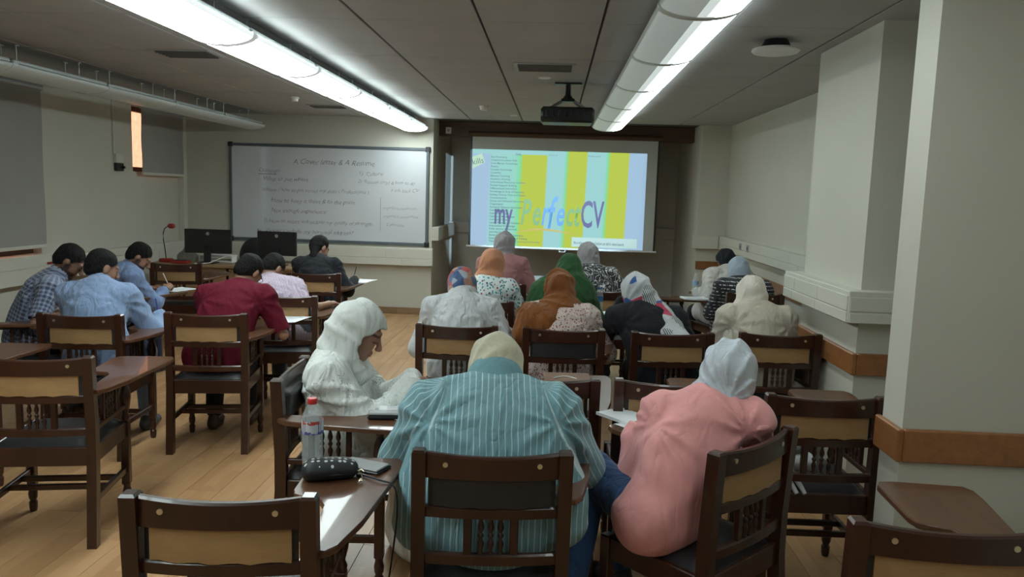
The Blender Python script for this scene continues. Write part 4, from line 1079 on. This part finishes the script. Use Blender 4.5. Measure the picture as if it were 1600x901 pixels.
# ---------------------------------------------------------------- fabrics
cloth('c_check', (.045,.052,.085), (.20,.23,.31), 'check', (.030,.42))
cloth('c_lblue', (.16,.22,.34), None, 'plain', fold=.6)
cloth('c_blue3', (.145,.20,.34), None, 'plain', fold=.5)
cloth('c_maroon', (.085,.0045,.014), None, 'plain', fold=.35, sheen=0)
cloth('c_lav', (.31,.25,.31), (.38,.32,.38), 'stripes', (.02,.3), fold=.6)
cloth('c_black', (.010,.011,.014), None, 'plain', fold=.4, sheen=.05)
cloth('c_navy', (.012,.014,.026), None, 'plain', fold=.4, sheen=.05)
cloth('c_eyelet', (.52,.54,.52), (.22,.22,.20), 'eyelet', (85,.24), fold=.6, fs=8)
cloth('c_whitescarf', (.50,.52,.50), None, 'plain', fold=.5)
cloth('c_whiteskirt', (.60,.62,.60), None, 'plain', fold=.6)
cloth('c_teal', (.135,.25,.28), (.42,.53,.55), 'stripes', (.0215,.16), fold=.55)
cloth('c_tealc', (.125,.245,.275), None, 'plain', fold=.3)
cloth('c_sand', (.43,.40,.30), None, 'plain', fold=.4)
cloth('c_pink', (.60,.265,.26), None, 'plain', fold=.42, fs=4.0)
cloth('c_greyscarf', (.40,.43,.47), None, 'plain', fold=.5)
cloth('c_jeans', (.022,.052,.125), None, 'plain', fold=.5)
cloth('c_whiteshirt', (.40,.41,.42), None, 'plain', fold=.7)
cloth('c_multi', (.3,.3,.3), None, 'patch', (16, [(0,(.38,.06,.05)), (.2,(.06,.10,.20)), (.38,(.40,.22,.16)), (.55,(.33,.36,.42)), (.72,(.45,.10,.09)), (.86,(.10,.16,.28))]), fold=.5)
cloth('c_peach', (.40,.18,.10), None, 'plain', fold=.5)
cloth('c_floral', (.50,.55,.56), (.05,.22,.24), 'floral', (42,.36), fold=.5)
cloth('c_silver', (.24,.23,.24), None, 'plain', fold=.6)
cloth('c_rose', (.28,.13,.13), None, 'plain', fold=.5)
cloth('c_green', (.018,.062,.020), None, 'plain', fold=.5)
cloth('c_rust', (.15,.050,.012), None, 'plain', fold=.6)
cloth('c_spot', (.43,.35,.32), (.20,.05,.05), 'spots', (62,.32), fold=.5)
cloth('c_swirl', (.028,.028,.032), (.55,.55,.54), 'swirl', (19,.045), fold=.4)
cloth('c_print', (.5,.5,.5), None, 'patch', (11, [(0,(.50,.51,.53)), (.30,(.05,.11,.30)), (.40,(.50,.51,.53)), (.52,(.46,.06,.11)), (.62,(.45,.46,.49)), (.72,(.50,.52,.52))], 1), fold=.5)
cloth('c_offwhite', (.42,.40,.375), None, 'plain', fold=.6)
cloth('c_bluegrey', (.27,.32,.37), None, 'plain', fold=.5)
cloth('c_rows', (.022,.022,.028), (.45,.45,.45), 'rows', (), fold=.4)
cloth('c_cream', (.47,.43,.37), None, 'plain', fold=.4)
cloth('c_beige', (.38,.335,.275), None, 'plain', fold=.45)
cloth('c_hair', (.006,.0055,.005), None, 'plain', rough=.7, fold=.5, sheen=0, fs=60)
cloth('c_trouser', (.05,.055,.065), None, 'plain', fold=.5)
DK, MD, LT = (.20,.105,.066), (.29,.155,.098), (.38,.22,.15)
N = {}
# left side
N['M1'] = person('man in navy checked shirt and glasses bent over at the far left', 'C12', (-3.50,5.40,1.16), (72,38,0), cpt('C12',.24,.50,TZ+.05), cpt('C12',-.10,.52,TZ), 'c_check', 'c_navy', DK, hair=('c_hair','short'), beard=True, sleeve=.45, glasses=True, seed=3, collar='c_check')
N['M2'] = person('man in light blue long-sleeved shirt, back turned, writing at his right', 'C7', (-3.03,5.02,1.165), (38,22,0), (-2.78,5.28,TZ+.035), (-3.0,5.10,TZ+.02), 'c_lblue', 'c_lblue', MD, hair=('c_hair','short'), hand=('rest','write'), seed=4, girth=1.08, collar='c_lblue', shoes=(.06,.065,.07))
N['M3'] = person('bearded man in blue shirt seen in profile, writing with a white pen', 'C12b', (-3.60,6.52,1.10), (68,38,0), (-3.47,6.72,TZ+.04), (-3.65,6.75,TZ+.02), 'c_blue3', 'c_navy', MD, hair=('c_hair','short'), beard=True, sleeve=.75, hand=('rest','write'), seed=5, collar='c_blue3', sh_yaw=35, watch=True)
N['M4'] = person('man in maroon shirt seen from behind, writing on white paper', 'C8', (-2.14,5.32,1.14), (22,40,8), (-1.99,5.42,TZ+.04), (-2.25,5.40,TZ+.02), 'c_maroon', 'c_black', LT, hair=('c_hair','short'), girth=1.13, sleeve=.46, hand=('rest','write'), seed=6, glasses=True, shoes=(.05,.03,.02))
N['M5'] = person('man in lavender shirt bowed low over his tablet', 'C9', (-2.30,6.22,1.07), (30,50,0), (-1.82,6.15,.80), (-2.15,6.30,TZ+.02), 'c_lav', 'c_trouser', MD, hair=('c_hair','short'), sleeve=.46, seed=8, collar='c_lav', pel=(-.03,.20), wide=1.25, girth=1.08, elbow=(None, np.array((.8,-.3,-.5))))
N['W6'] = person('dark-haired person in black top beside the whiteboard, writing', 'C10', (-2.40,7.82,1.135), (35,30,0), (-2.06,7.92,TZ+.04), (-2.35,8.0,TZ+.02), 'c_black', 'c_black', LT, hair=('c_hair','tail'), sleeve=1.0, hand=('rest','write'), seed=9)
# centre
def scarf7(f, hp, nb, sh, bez, Ls, Fs, td):
    f.cone(hp(.045,.01,-.07), nb+.10*Fs-.02*Ls*0+np.array((0,-.05,-.06)), .06, .05, .05); f.cone(hp(0,-.06,-.03), nb-.03*Fs-.02*td, .07, .085, .05)
N['W7'] = person('woman in white eyelet dress and white headscarf, seen in profile', 'C20', (-.885,3.50,1.09), (88,27,0), (-.63,3.44,TZ+.075), (-.64,3.52,TZ+.085), 'c_eyelet', 'c_whiteskirt', (.33,.175,.115), hijab='c_whitescarf', skirt=True, tunic=True, res=.009, hand=('fist','fist'), seed=10, girth=1.05, extra_scarf=scarf7, hfold=.009, tfold=.011, hs=1.10, pel=(-.12,.17), elbow=(None, np.array((-.35,-.55,-.8))), arm=1.2, face=1.02, nbo=(-.02,0,-.02), back=-.03)
N['W8'] = person('woman in teal white-striped shirt and sand headscarf, seen from behind', 'C2', (-.195,2.87,1.085), (0,36,0), (.0,3.02,.80), (-.40,3.0,.80), 'c_teal', 'c_black', LT, hijab='c_sand', girth=1.22, wide=(1.62,1.12), res=.009, seed=11, collar='c_tealc', tunic=True, tfold=.013, hfold=.008, drape=.1, shw=.20, back=.03, nbo=(0,-.01,.045), elbow=(np.array((-.7,-.4,-.7)), np.array((.62,-.45,-.55))), neck=.082)
N['W9'] = person('woman in pink top, blue jeans and grey headscarf sitting sideways', 'C3', (.69,2.93,1.085), (10,30,8), (.66,3.12,TZ+.06), (.36,3.06,TZ+.02), 'c_pink', 'c_jeans', LT, hijab='c_greyscarf', girth=1.0, res=.009, seed=12, tunic=False, pel=(-.13,.26), sh_yaw=4, legyaw=-42, bun=.05, tfold=.010, hfold=.010, drape=.2, shw=.168, ctrl=(-.03,-.02,0), wide=(.90,1.0), nbo=(0,0,.025), knee=((.19,2.94,.67),(.42,3.14,.60)), foot=((.085,2.72,.10),(.35,3.30,.10)), elbow=(np.array((-.22,-.75,-.62)), np.array((.8,-.2,-.6))), hseed=1)
# middle rows
N['W10'] = person('person in white shirt and colourful printed headscarf', 'C13', (-.61,5.22,1.11), (-12,45,0), (-.30,5.25,TZ+.02), (-.75,5.30,TZ), 'c_whiteshirt', 'c_whiteshirt', LT, hijab='c_multi', seed=13, girth=1.1, collar='c_whiteshirt', hs=1.0, drape=.05, nbo=(0,0,.015))
N['W11'] = person('woman in peach headscarf and floral blouse', 'F1', (-.475,6.12,1.18), (8,30,0), (-.25,6.35,TZ+.03), (-.55,6.4,TZ), 'c_floral', 'c_black', LT, hijab='c_peach', seed=14, bun=.05, drape=.8)
N['W12'] = person('woman in grey headscarf and pink blouse in front of the screen', 'F3', (-.46,7.42,1.255), (6,25,0), (-.20,7.55,TZ+.03), (-.55,7.6,TZ), 'c_rose', 'c_black', LT, hijab='c_silver', seed=15, drape=.1, bun=.05)
def scarf13(f, hp, nb, sh, bez, Ls, Fs, td):
    f.cone(nb-.16*Ls-.08*td, nb+.16*Ls-.08*td, .095, .095, .08); f.cone(nb-.02*Fs, bez(.45)-.05*Fs, .12, .15, .08, Ls, .7); f.cone(nb-.17*Ls-.08*td, bez(.2)-.22*Ls, .09, .08, .08)
N['W13'] = person('woman under a long dark green headscarf', 'F2', (.145,6.22,1.155), (0,28,0), (.33,6.42,TZ+.02), (-.05,6.4,TZ), 'c_green', 'c_black', LT, hijab='c_green', seed=16, extra_scarf=scarf13)
def scarf14(f, hp, nb, sh, bez, Ls, Fs, td):
    f.cone(nb-.04*td, nb-.17*Ls-.13*td-.03*Fs, .115, .10, .06); f.cone(nb-.05*td-.03*Fs, bez(.70)-.10*Ls-.09*Fs, .10, .070, .06); f.cone(sh[0]-.02*td, sh[0]-.15*td-.05*Ls, .10, .082, .05); f.cone(nb+.05*Ls-.03*Fs-.02*td, nb-.10*Ls-.06*Fs-.09*td, .085, .085, .05)
    f.cone(nb+.02*Ls-.02*Fs, nb+.10*Ls-.06*td, .075, .045, .05)
N['W14'] = person('woman in rust headscarf and pale spotted blouse', 'C14', (.062,5.20,1.12), (4,24,0), (.32,5.35,TZ+.02), (-.12,5.35,TZ), 'c_spot', 'c_spot', LT, hijab='c_rust', seed=17, girth=1.1, tunic=True, extra_scarf=scarf14, hfold=.010, bun=.04)
N['W15'] = person('woman in grey headscarf and black-and-white patterned blouse', 'F4', (.335,7.30,1.19), (-22,28,0), (.72,7.35,TZ+.02), (.30,7.45,TZ), 'c_swirl', 'c_black', LT, hijab='c_silver', seed=18, drape=.1, bun=.05)
def scarf16(f, hp, nb, sh, bez, Ls, Fs, td):
    f.cone(hp(.03,-.085,-.06), nb+.10*Ls-.07*Fs-.03*td, .06, .065, .04); f.cone(nb+.09*Ls-.09*Fs-.03*td, bez(.55)+.12*Ls-.145*Fs, .058, .066, .04, Ls, .65)
N['W16'] = person('woman in black with white, blue and red printed headscarf, hand at her face', 'C15', (.575,5.18,1.12), (-6,32,-6), (.90,5.30,TZ+.02), (.50,5.33,1.02), 'c_black', 'c_black', MD, hijab='c_print', seed=19, girth=1.12, tunic=True, extra_scarf=scarf16, drape=.1, bun=.05, hfold=.008)
N['W17'] = person('person in off-white shirt with black head covering at the far right', 'F5', (1.83,8.20,1.125), (-30,42,0), (1.75,8.22,TZ+.02), (1.52,8.05,TZ+.02), 'c_offwhite', 'c_black', LT, hijab='c_black', seed=20, drape=.0, tunic=True, hs=.95, girth=1.2, elbow=(np.array((-.35,-.5,-.8)), None))
N['W18'] = person('woman in blue-grey headscarf and black dashed dress', 'C19', (1.765,7.35,1.10), (-5,30,0), (2.05,7.5,TZ+.02), (1.65,7.55,TZ), 'c_rows', 'c_rows', LT, hijab='c_bluegrey', seed=21, skirt=True, tunic=True, girth=1.12, drape=.2)
def scarf19(f, hp, nb, sh, bez, Ls, Fs, td):
    f.cone(hp(-.05,.0,-.08), sh[0]+.02*Fs, .055, .05, .04); f.cone(sh[0]+.01*Ls, bez(.25)-.20*Ls, .05, .045, .04)
N['W19'] = person('woman in cream headscarf and beige top by the right pillar', 'C16', (1.365,5.28,1.115), (0,34,0), (1.58,5.42,TZ+.02), (1.25,5.4,TZ), 'c_beige', 'c_trouser', LT, hijab='c_cream', seed=22, girth=1.08, pel=(-.04,.20), nbo=(0,0,.03), elbow=(None, np.array((.15,-.5,-.9))), extra_scarf=scarf19, drape=.1, bun=.04)
# ---------------------------------------------------------------- small things
def sheet(name, c, w, d, rz, label, cat, lines=0, z=TZ, mat='paper', th=.002, group=None):
    o = empty(name, (c[0], c[1], z), math.radians(rz)); tag(o, label, cat, group)
    m = MB(); n = 6; vs = []; fs = []
    for i in range(n+1):
        for j in range(2):
            u = -1+2*i/n; vs.append((u*w/2, (-1+2*j)*d/2, th+.004*max(0, abs(u)-.6)**2*4))
    for i in range(n): fs.append((i*2, i*2+2, i*2+3, i*2+1))
    k = len(vs); vs += [(v[0], v[1], max(0, v[2]-th)) for v in vs]; fs += [tuple(q+k for q in f[::-1]) for f in fs]
    for i in range(n): fs += [(i*2, i*2+k, i*2+2+k, i*2+2), (i*2+1, i*2+3, i*2+3+k, i*2+1+k)]
    fs += [(0,1,1+k,k), (2*n, 2*n+k, 2*n+1+k, 2*n+1)]
    m.add(vs, fs).obj('page', mat, o)
    if lines:
        m = MB()
        for i in range(lines):
            y = d*(.40-.8*i/max(1, lines-1)); m.box(-w*.38, w*(.2+.18*((i*7) % 5)/4), y-.0012, y+.0012, th+.0002, th+.0006)
        q = m.obj('written_lines', 'ink', o); q['kind'] = 'stuff'
    return o
def pen(p, d, label, mat):
    o = empty('pen', tuple(p)); tag(o, label, 'pen', 'pens held by the writers'); d = nv(d)
    MB().tube([tuple(-.02*d), tuple(.10*d)], .0042, 8).obj('barrel', mat, o, True); MB().tube([tuple(-.034*d), tuple(-.02*d)], [.001,.004], 8).obj('tip', 'metal', o, True)
plain('pen_white', (.75,.75,.73), .35, .02, 5); plain('pen_blue', (.03,.06,.35), .35, .05, 5)
sheet('paper_sheet', (-1.93,5.56), .21, .28, -8, 'white sheet under the hand of the man in maroon', 'paper', 8)
sheet('paper_sheet', (-3.44,6.90), .21, .28, -18, 'white sheet before the bearded man in blue', 'paper', 7)
sheet('paper_sheet', (-2.66,5.17), .21, .26, 5, 'white sheet under the hand of the man in light blue', 'paper', 8)
sheet('notebook', (-2.02,8.05), .24, .30, -10, 'white notebook on the tablet of the person in black', 'notebook', 6, th=.010)
sheet('open_notebook', (-.61,3.30), .26, .20, 10, 'open white notebook before the woman in white', 'notebook', 10, z=TZ+.012, th=.008)
sheet('paper_sheet', (-.55,3.19), .12, .16, 70, 'small white slip on the tablet of the woman in white', 'paper', 0)
sheet('notebook', (.345,3.35), .15, .20, 40, 'cream closed notebook on the tablet of the woman in pink', 'notebook', 0, th=.014)
sheet('paper_sheet', (.42,3.21), .15, .21, 40, 'white sheet beside the cream notebook, before the woman in pink', 'paper', 0)
sheet('paper_sheet', (-.28,5.28), .15, .21, 0, 'pale green sheet by the arm of the person in white shirt', 'paper', 4)
sheet('paper_sheet', (.38,6.42), .20, .26, 0, 'white sheet before the woman in green headscarf', 'paper', 4)
sheet('paper_sheet', (-.14,7.55), .2, .26, 0, 'white sheet before the woman in the pink blouse', 'paper', 4)
sheet('paper_sheet', (.80,7.38), .2, .26, 0, 'white sheet before the woman in black and white', 'paper', 4)
sheet('open_book', (1.42,7.62), .24, .18, 8, 'open book on the empty chair tablet near the right wall', 'book', 8, th=.014)
for k, d, lb, mt in (('M3', (-.3,-.2,.9), 'white pen in the hand of the bearded man in blue', 'pen_white'), ('M4', (-.35,.1,.9), 'white pen in the hand of the man in maroon', 'pen_white'), ('M2', (-.2,.1,.9), 'blue pen in the hand of the man in light blue', 'pen_blue'), ('W6', (.2,.1,.95), 'dark pen held by the person in black', 'black_plastic')):
    P_ = [v for v in PEOPLE.values() if v['root'] is N[k]][0]; w = P_['w'][1]; e = P_['el'][1]; f_ = nv(w-e); s_ = nv(np.cross(f_, (0,0,1)))
    pen(w+f_*.095-s_*.030-np.array((0,0,.01)), d, lb, mt)
# phone-sized case and slip by the woman in white
o = empty('spectacle_case', (-.68,3.185,TZ), .12); tag(o, 'grey case with a black rim beside the open notebook', 'case')
MB().bbox(-.085,.085,-.03,.03,0,.018,.006).obj('lower_shell', 'black_plastic', o); MB().bbox(-.083,.083,-.029,.029,.018,.030,.006).obj('upper_shell', 'grey_plastic', o)
# water bottles
def bottle(loc, h, r, label, capmat, band, fill=.72):
    o = empty('water_bottle', loc); tag(o, label, 'bottle', 'water bottles')
    if 'pet' not in MATS:
        m, t, b = nt('pet'); b.inputs['Base Color'].default_value = (.75,.80,.82,1); b.inputs['Roughness'].default_value = .08; b.inputs['Alpha'].default_value = .22; MATS['pet'] = m
        m, t, b = nt('water'); b.inputs['Base Color'].default_value = (.70,.78,.80,1); b.inputs['Roughness'].default_value = .03; b.inputs['Alpha'].default_value = .12; MATS['water'] = m
    prof = [(r*.75,0),(r*.95,.015*h/.25),(r,.04*h/.25)]
    for i in range(6): z = h*(.20+.045*i); prof += [(r,z),(r*.955,z+h*.016)]
    prof += [(r,h*.50),(r,h*.70),(r*.92,h*.77),(r*.62,h*.86),(r*.42,h*.905),(r*.40,h*.93)]
    MB().lathe(prof, (0,0,0), 28).obj('shell', 'pet', o, True)
    MB().lathe([(rr*.94, z) for rr, z in prof if z < h*fill and z > .003], (0,0,.001), 28).obj('water', 'water', o, True)
    MB().lathe([(r*.44,h*.92),(r*.45,h*.925),(r*.45,h*.985),(r*.40,h)], (0,0,0), 20).obj('cap', capmat, o, True)
    m = MB(); n = 28; vs = [(1.012*r*math.cos(2*PI*i/n), 1.012*r*math.sin(2*PI*i/n), z) for z in (h*.505, h*.695) for i in range(n)]
    m.add(vs, [(i, (i+1) % n, n+(i+1) % n, n+i) for i in range(n)]).obj('label', band, o, True)
m, t, b = nt('label_white'); s_ = sepx(t, coord(t)); an = mathn(t, 'ARCTAN2', s_[1], s_[0]); fr = mathn(t, 'FRACT', mathn(t, 'MULTIPLY', an, .62))
base_ = ramp(t, fr, [(0,(.60,.62,.66)), (.55,(.10,.14,.38)), (.62,(.60,.62,.66)), (.70,(.30,.30,.45)), (.78,(.60,.62,.66))], 'CONSTANT')
zz = mathn(t, 'ADD', s_[2], mathn(t, 'MULTIPLY', noise(t, coord(t), 60, 1), .02)); lo_ = mathn(t, 'LESS_THAN', zz, .144); hi_ = mathn(t, 'GREATER_THAN', zz, .171)
vo_ = noise(t, coord(t), 45, 1); c_ = mixc(t, mathn(t, 'MULTIPLY', lo_, mathn(t, 'GREATER_THAN', vo_, .5)), base_, (.10,.10,.35)); c_ = mixc(t, mathn(t, 'MULTIPLY', hi_, mathn(t, 'GREATER_THAN', vo_, .53)), c_, (.55,.08,.07))
lk(t, c_, b.inputs['Base Color']); b.inputs['Roughness'].default_value = .4; MATS['label_white'] = m
plain('label_blue', (.05,.20,.42), .4, .25, 30); plain('cap_blue', (.05,.16,.36), .4, .05, 9); plain('label_pale', (.30,.40,.58), .4, .4, 30)
bottle((-.815,2.57,TZ), .248, .037, 'clear water bottle with red cap in the left foreground', 'cap_red', 'label_white', .80)
bottle((.40,6.30,TZ), .24, .034, 'water bottle with blue label beside the rust headscarf', 'cap_blue', 'label_blue')
bottle((1.46,7.81,TZ), .235, .034, 'water bottle with white cap near the right wall', 'white_plastic', 'label_pale')
# studded pouch
m, t, b = nt('pouch_fabric'); v = coord(t); vo = t.nodes.new('ShaderNodeTexVoronoi'); vo.inputs['Scale'].default_value = 46; vo.inputs['Randomness'].default_value = .35; lk(t, mapping(t, v, (1,1,.4)), vo.inputs['Vector'])
msk = mathn(t, 'MULTIPLY', mathn(t, 'LESS_THAN', vo.outputs['Distance'], .27), mathn(t, 'GREATER_THAN', sepx(t, v)[2], .030))
lk(t, mixc(t, msk, (.012,.013,.016), (.50,.52,.52)), b.inputs['Base Color']); b.inputs['Roughness'].default_value = .6; MATS['pouch_fabric'] = m
o = empty('pouch', (-.72,2.475,TZ), math.radians(14)); tag(o, 'black zip pouch with white dots on the foreground tablet', 'pouch')
f = Field(.005); f.cone((-.065,0,.028), (.06,.005,.028), .034, .030, .02, (0,1,0), .68).cone((-.055,0,.038), (.03,.0,.040), .026, .022, .02, (0,1,0), .66); f.half((0,0,.001), (0,0,-1)); V, F = f.mesh(folds(.003, 4))
link('body', sd_mesh('body', V, F, 'pouch_fabric'), o)
MB().tube([(.088*math.cos(w)-.003, .047*math.sin(w), .026) for w in np.linspace(-PI*.9, PI*.55, 24)], .003, 6).obj('zipper', 'leather', o, True)
ch = MB().tube([(.09,-.02,.028),(.10,-.035,.022),(.104,-.045,.010),(.10,-.052,.004)], .0022, 6).obj('zip_chain', 'brass', o, True)
MB().lathe([(.002,0),(.009,.006),(.002,.014)], (.098,-.056,.002), 8).obj('charm', 'brass', ch, True); MB().tube([(.088,-.024,.03),(.10,-.028,.036),(.110,-.034,.030)], .002, 6).obj('charm', 'brass', ch, True)
o = empty('phone_wallet', (-.635,2.585,TZ), math.radians(-20)); tag(o, 'dark grey phone wallet lying behind the dotted pouch', 'phone')
MB().bbox(-.085,.085,-.045,.045,0,.008,.003).obj('back_cover', 'black_plastic', o); MB().bbox(-.08,.08,-.042,.042,.0085,.015,.003).obj('front_flap', 'grey_plastic', o)
o = empty('charging_cable', (0,0,0)); tag(o, 'thin black cable hanging off the foreground tablet to the floor', 'cable')
pts = [(-.62,2.50,TZ+.006),(-.55,2.46,TZ+.006),(-.495,2.44,TZ-.01),(-.485,2.43,.66),(-.50,2.42,.50),(-.52,2.41,.32),(-.50,2.42,.20),(-.44,2.44,.18),(-.40,2.46,.30),(-.395,2.48,.45),(-.405,2.50,.53)]
pv = [Vector(p) for p in pts]; sm = []
for i in range(len(pv)-1):
    p0, p1, p2, p3 = pv[max(i-1,0)], pv[i], pv[i+1], pv[min(i+2, len(pv)-1)]
    for j in range(6):
        u = j/6; sm.append(.5*((2*p1)+(p2-p0)*u+(2*p0-5*p1+4*p2-p3)*u*u+(3*p1-p0-3*p2+p3)*u**3))
MB().tube(sm+[pv[-1]], .0032, 7).obj('cord', 'black_plastic', o, True); MB().bbox(-.64,-.615,2.492,2.508,TZ,TZ+.010,.002).obj('plug', 'black_plastic', o)
# brown folder with a white cord on the chair behind the striped shirt
wood('folder_brown', (.16,.085,.055), (.22,.125,.085), .6, (1,1,1), 6, 0, 0)
o = empty('folder', (.11,4.0,TZ), .06); tag(o, 'brown folder with a white cord on the tablet behind the striped shirt', 'folder')
MB().bbox(-.13,.12,-.10,.10,0,.022,.004).obj('cover', 'folder_brown', o); MB().tube([(-.08+.12*i/10, -.05+.05*math.sin(PI*i/10), .025) for i in range(11)], .003, 6).obj('cord', 'white_plastic', o, True)
# pale bag on the chair by the wall end, plastic bag on the chair before the woman in pink
plain('bag_grey', (.24,.25,.25), .5, .1, 8, .3, 20); plain('bag_pale', (.60,.61,.61), .6, .06, 8, .3, 20)
o = empty('handbag', tuple(cpt('C5',-.07,.20,.513))); tag(o, 'pale grey handbag lying on the chair seat by the near wall end', 'bag')
f = Field(.009); f.cone((-.12,0,.05), (.08,0,.045), .05, .045, .04, (0,1,0), .6); f.half((0,0,.001), (0,0,-1)); V, F = f.mesh(folds(.010, 9)); link('body', sd_mesh('body', V, F, 'bag_pale'), o)
f = Field(.009); f.cone((-.12,0,.115), (.03,0,.115), .036, .030, .03, (0,1,0), .6); V, F = f.mesh(folds(.008, 5)); link('flap', sd_mesh('flap', V, F, 'bag_grey'), o)
for dx in (-.05, -.015): MB().tube([(dx,-.05,.06),(dx+.005,-.13,.03),(dx+.02,-.185,-.0),(dx+.035,-.215,-.028)], [.010,.012,.012,.009], 8).obj('strap', 'bag_pale', o, True)
o = empty('plastic_bag', tuple(cpt('C17',-.14,.16,.513))); tag(o, 'crumpled white plastic bag on the chair seat left of the woman in pink', 'bag')
f = Field(.009); f.cone((0,0,.06), (.0,.02,.12), .062, .03, .04).cone((.04,.03,.05), (-.04,0,.05), .05, .05, .03); f.half((0,0,.001), (0,0,-1)); V, F = f.mesh(folds(.014, 12)); link('body', sd_mesh('body', V, F, 'bag_pale'), o)
MB().tube([(0,.01,.14),(-.03,.0,.19),(-.05,.01,.15)], [.008,.006,.008], 6).obj('handle', 'bag_pale', o, True)
# ---------------------------------------------------------------- computer desk
o = empty('computer_desk', (-4.0,9.45,0)); tag(o, 'wooden computer desk under the whiteboard corner', 'desk')
MB().bbox(-.98,.95,-.32,.30,.735,.765,.006).obj('desk_top', 'desk_wood', o); MB().bbox(-.94,.91,-.27,-.25,.30,.735,.004).obj('front_panel', 'desk_wood', o)
for x in (-.94,.01,.87): MB().bbox(x,x+.04,-.27,.26,0,.735,.004).obj('side_panel', 'desk_wood', o)
def monitor(x, y, w, h, rz, label, tilt=0):
    o = empty('monitor', (x, y, .765), rz); tag(o, label, 'monitor', 'computer monitors on the desk')
    z0 = .125
    MB().bbox(-w/2,w/2,-.025,.010,z0,z0+h,.008).obj('back_shell', 'black_plastic', o); MB().bbox(-w/2+.012,w/2-.012,.010,.013,z0+.012,z0+h-.012,.001).obj('display', 'glass_dark', o)
    MB().lathe([(.022,-.0265),(.022,-.025)], (0,0,z0+h-.055), 16, 'y').obj('round_badge', 'grey_plastic', o)
    MB().bbox(-.045,.045,-.055,-.028,.012,z0+.09,.006).obj('stand_neck', 'black_plastic', o); MB().bbox(-.11,.11,-.12,.07,0,.014,.005).obj('stand_foot', 'black_plastic', o)
monitor(-4.31, 9.42, .59, .30, .05, 'black monitor seen from behind, nearer the left wall'); monitor(-3.43, 9.42, .52, .30, -.12, 'black monitor seen from behind, before the whiteboard')
o = empty('microphone', (-4.84,9.38,.765)); tag(o, 'red gooseneck microphone on the desk', 'microphone')
MB().bbox(-.07,.07,-.06,.06,0,.045,.012).obj('base', 'red_plastic', o)
MB().tube([(0,0,.045),(-.012,0,.16),(-.03,0,.28),(-.03,0,.36),(-.01,0,.42),(.04,0,.45)], .006, 8).obj('gooseneck', 'black_plastic', o, True)
MB().lathe([(.012,.03),(.030,.05),(.034,.075),(.028,.11),(.010,.125)], (0,0,.452), 16, 'x').obj('head', 'red_plastic', o, True)
o = empty('cloth_bag', (-4.66,9.55,.765)); tag(o, 'slumped grey-brown cloth bag behind the microphone', 'bag')
f = Field(.010); f.cone((-.05,0,.05), (.08,.02,.05), .07, .06, .04).cone((0,0,.08), (.01,0,.20), .06, .025, .05); f.half((0,0,.001), (0,0,-1)); V, F = f.mesh(folds(.012, 3)); link('body', sd_mesh('body', V, F, 'dust'), o); MB().tube([(.01,0,.21),(.03,0,.235),(.05,.01,.21)], .006, 6).obj('tie', 'dust', o, True)
o = empty('receiver_box', (-4.60,9.28,.765)); tag(o, 'flat dark red box beside the microphone', 'box'); MB().bbox(-.10,.10,-.06,.06,0,.035,.006).obj('case', 'red_plastic', o); MB().bbox(-.08,.08,-.055,.055,.035,.040,.002).obj('lid', 'black_plastic', o)
o = empty('document_tray', (-4.28,9.62,.765)); tag(o, 'white document tray behind the left monitor', 'tray'); MB().bbox(-.22,.22,-.08,.08,0,.02,.004).obj('lower_tray', 'white_plastic', o); MB().bbox(-.22,.22,-.08,.08,.07,.09,.004).obj('upper_tray', 'white_plastic', o)
for sx in (-.21,.21): MB().box(sx-.005,sx+.005,-.07,.07,.02,.07).obj('post', 'white_plastic', o)
o = empty('monitor_cable', (-4.2,9.33,.765)); tag(o, 'thin pale cable looping by the left monitor stand', 'cable'); MB().tube([(.14,.05,.10),(.05,0,.06),(-.02,-.08,.02),(-.10,-.14,.012),(-.14,-.17,.012)], .006, 7).obj('cord', 'white_plastic', o, True); MB().bbox(-.165,-.135,-.185,-.16,.0,.02,.003).obj('plug', 'white_plastic', o)
o = empty('desk_phone', (-3.46,9.24,.765)); tag(o, 'small grey desk set before the right monitor', 'phone'); MB().bbox(-.10,.06,-.03,.05,0,.07,.01).obj('cradle', 'grey_plastic', o); MB().bbox(.0,.05,-.035,.045,.07,.16,.012).obj('handset', 'grey_plastic', o)
# office chairs behind the desk
for (x, y, rz, lb) in ((-3.95,10.05,0,'black rounded office chair behind the desk, between the monitors'),):
    o = empty('office_chair', (x, y, 0), rz); tag(o, lb, 'chair', 'black office chairs behind the desk')
    f = Field(.013); f.ell((0,0,.80), (.23,.055,.27), None, .02); V, F = f.mesh(); link('backrest', sd_mesh('backrest', V, F, 'leather'), o)
    f = Field(.013); f.ell((0,.25,.47), (.25,.24,.055), None, .02); V, F = f.mesh(); link('seat', sd_mesh('seat', V, F, 'leather'), o)
    MB().lathe([(.03,.06),(.025,.43)], (0,.24,0), 14).obj('gas_column', 'black_plastic', o, True); MB().bbox(-.03,.03,-.03,.24,.42,.45,.006).bbox(-.03,.03,-.04,-.01,.43,.62,.006).obj('back_bracket', 'black_plastic', o)
    for k in range(5):
        w = 2*PI*k/5; lg = MB().tube([(0,.24,.09),(.28*math.cos(w),.24+.28*math.sin(w),.055)], [.024,.016], 8).obj('leg', 'black_plastic', o, True); MB().lathe([(.026,-.012),(.026,.012)], (.28*math.cos(w),.24+.28*math.sin(w),.026), 12, 'x').obj('caster', 'black_plastic', lg, True)
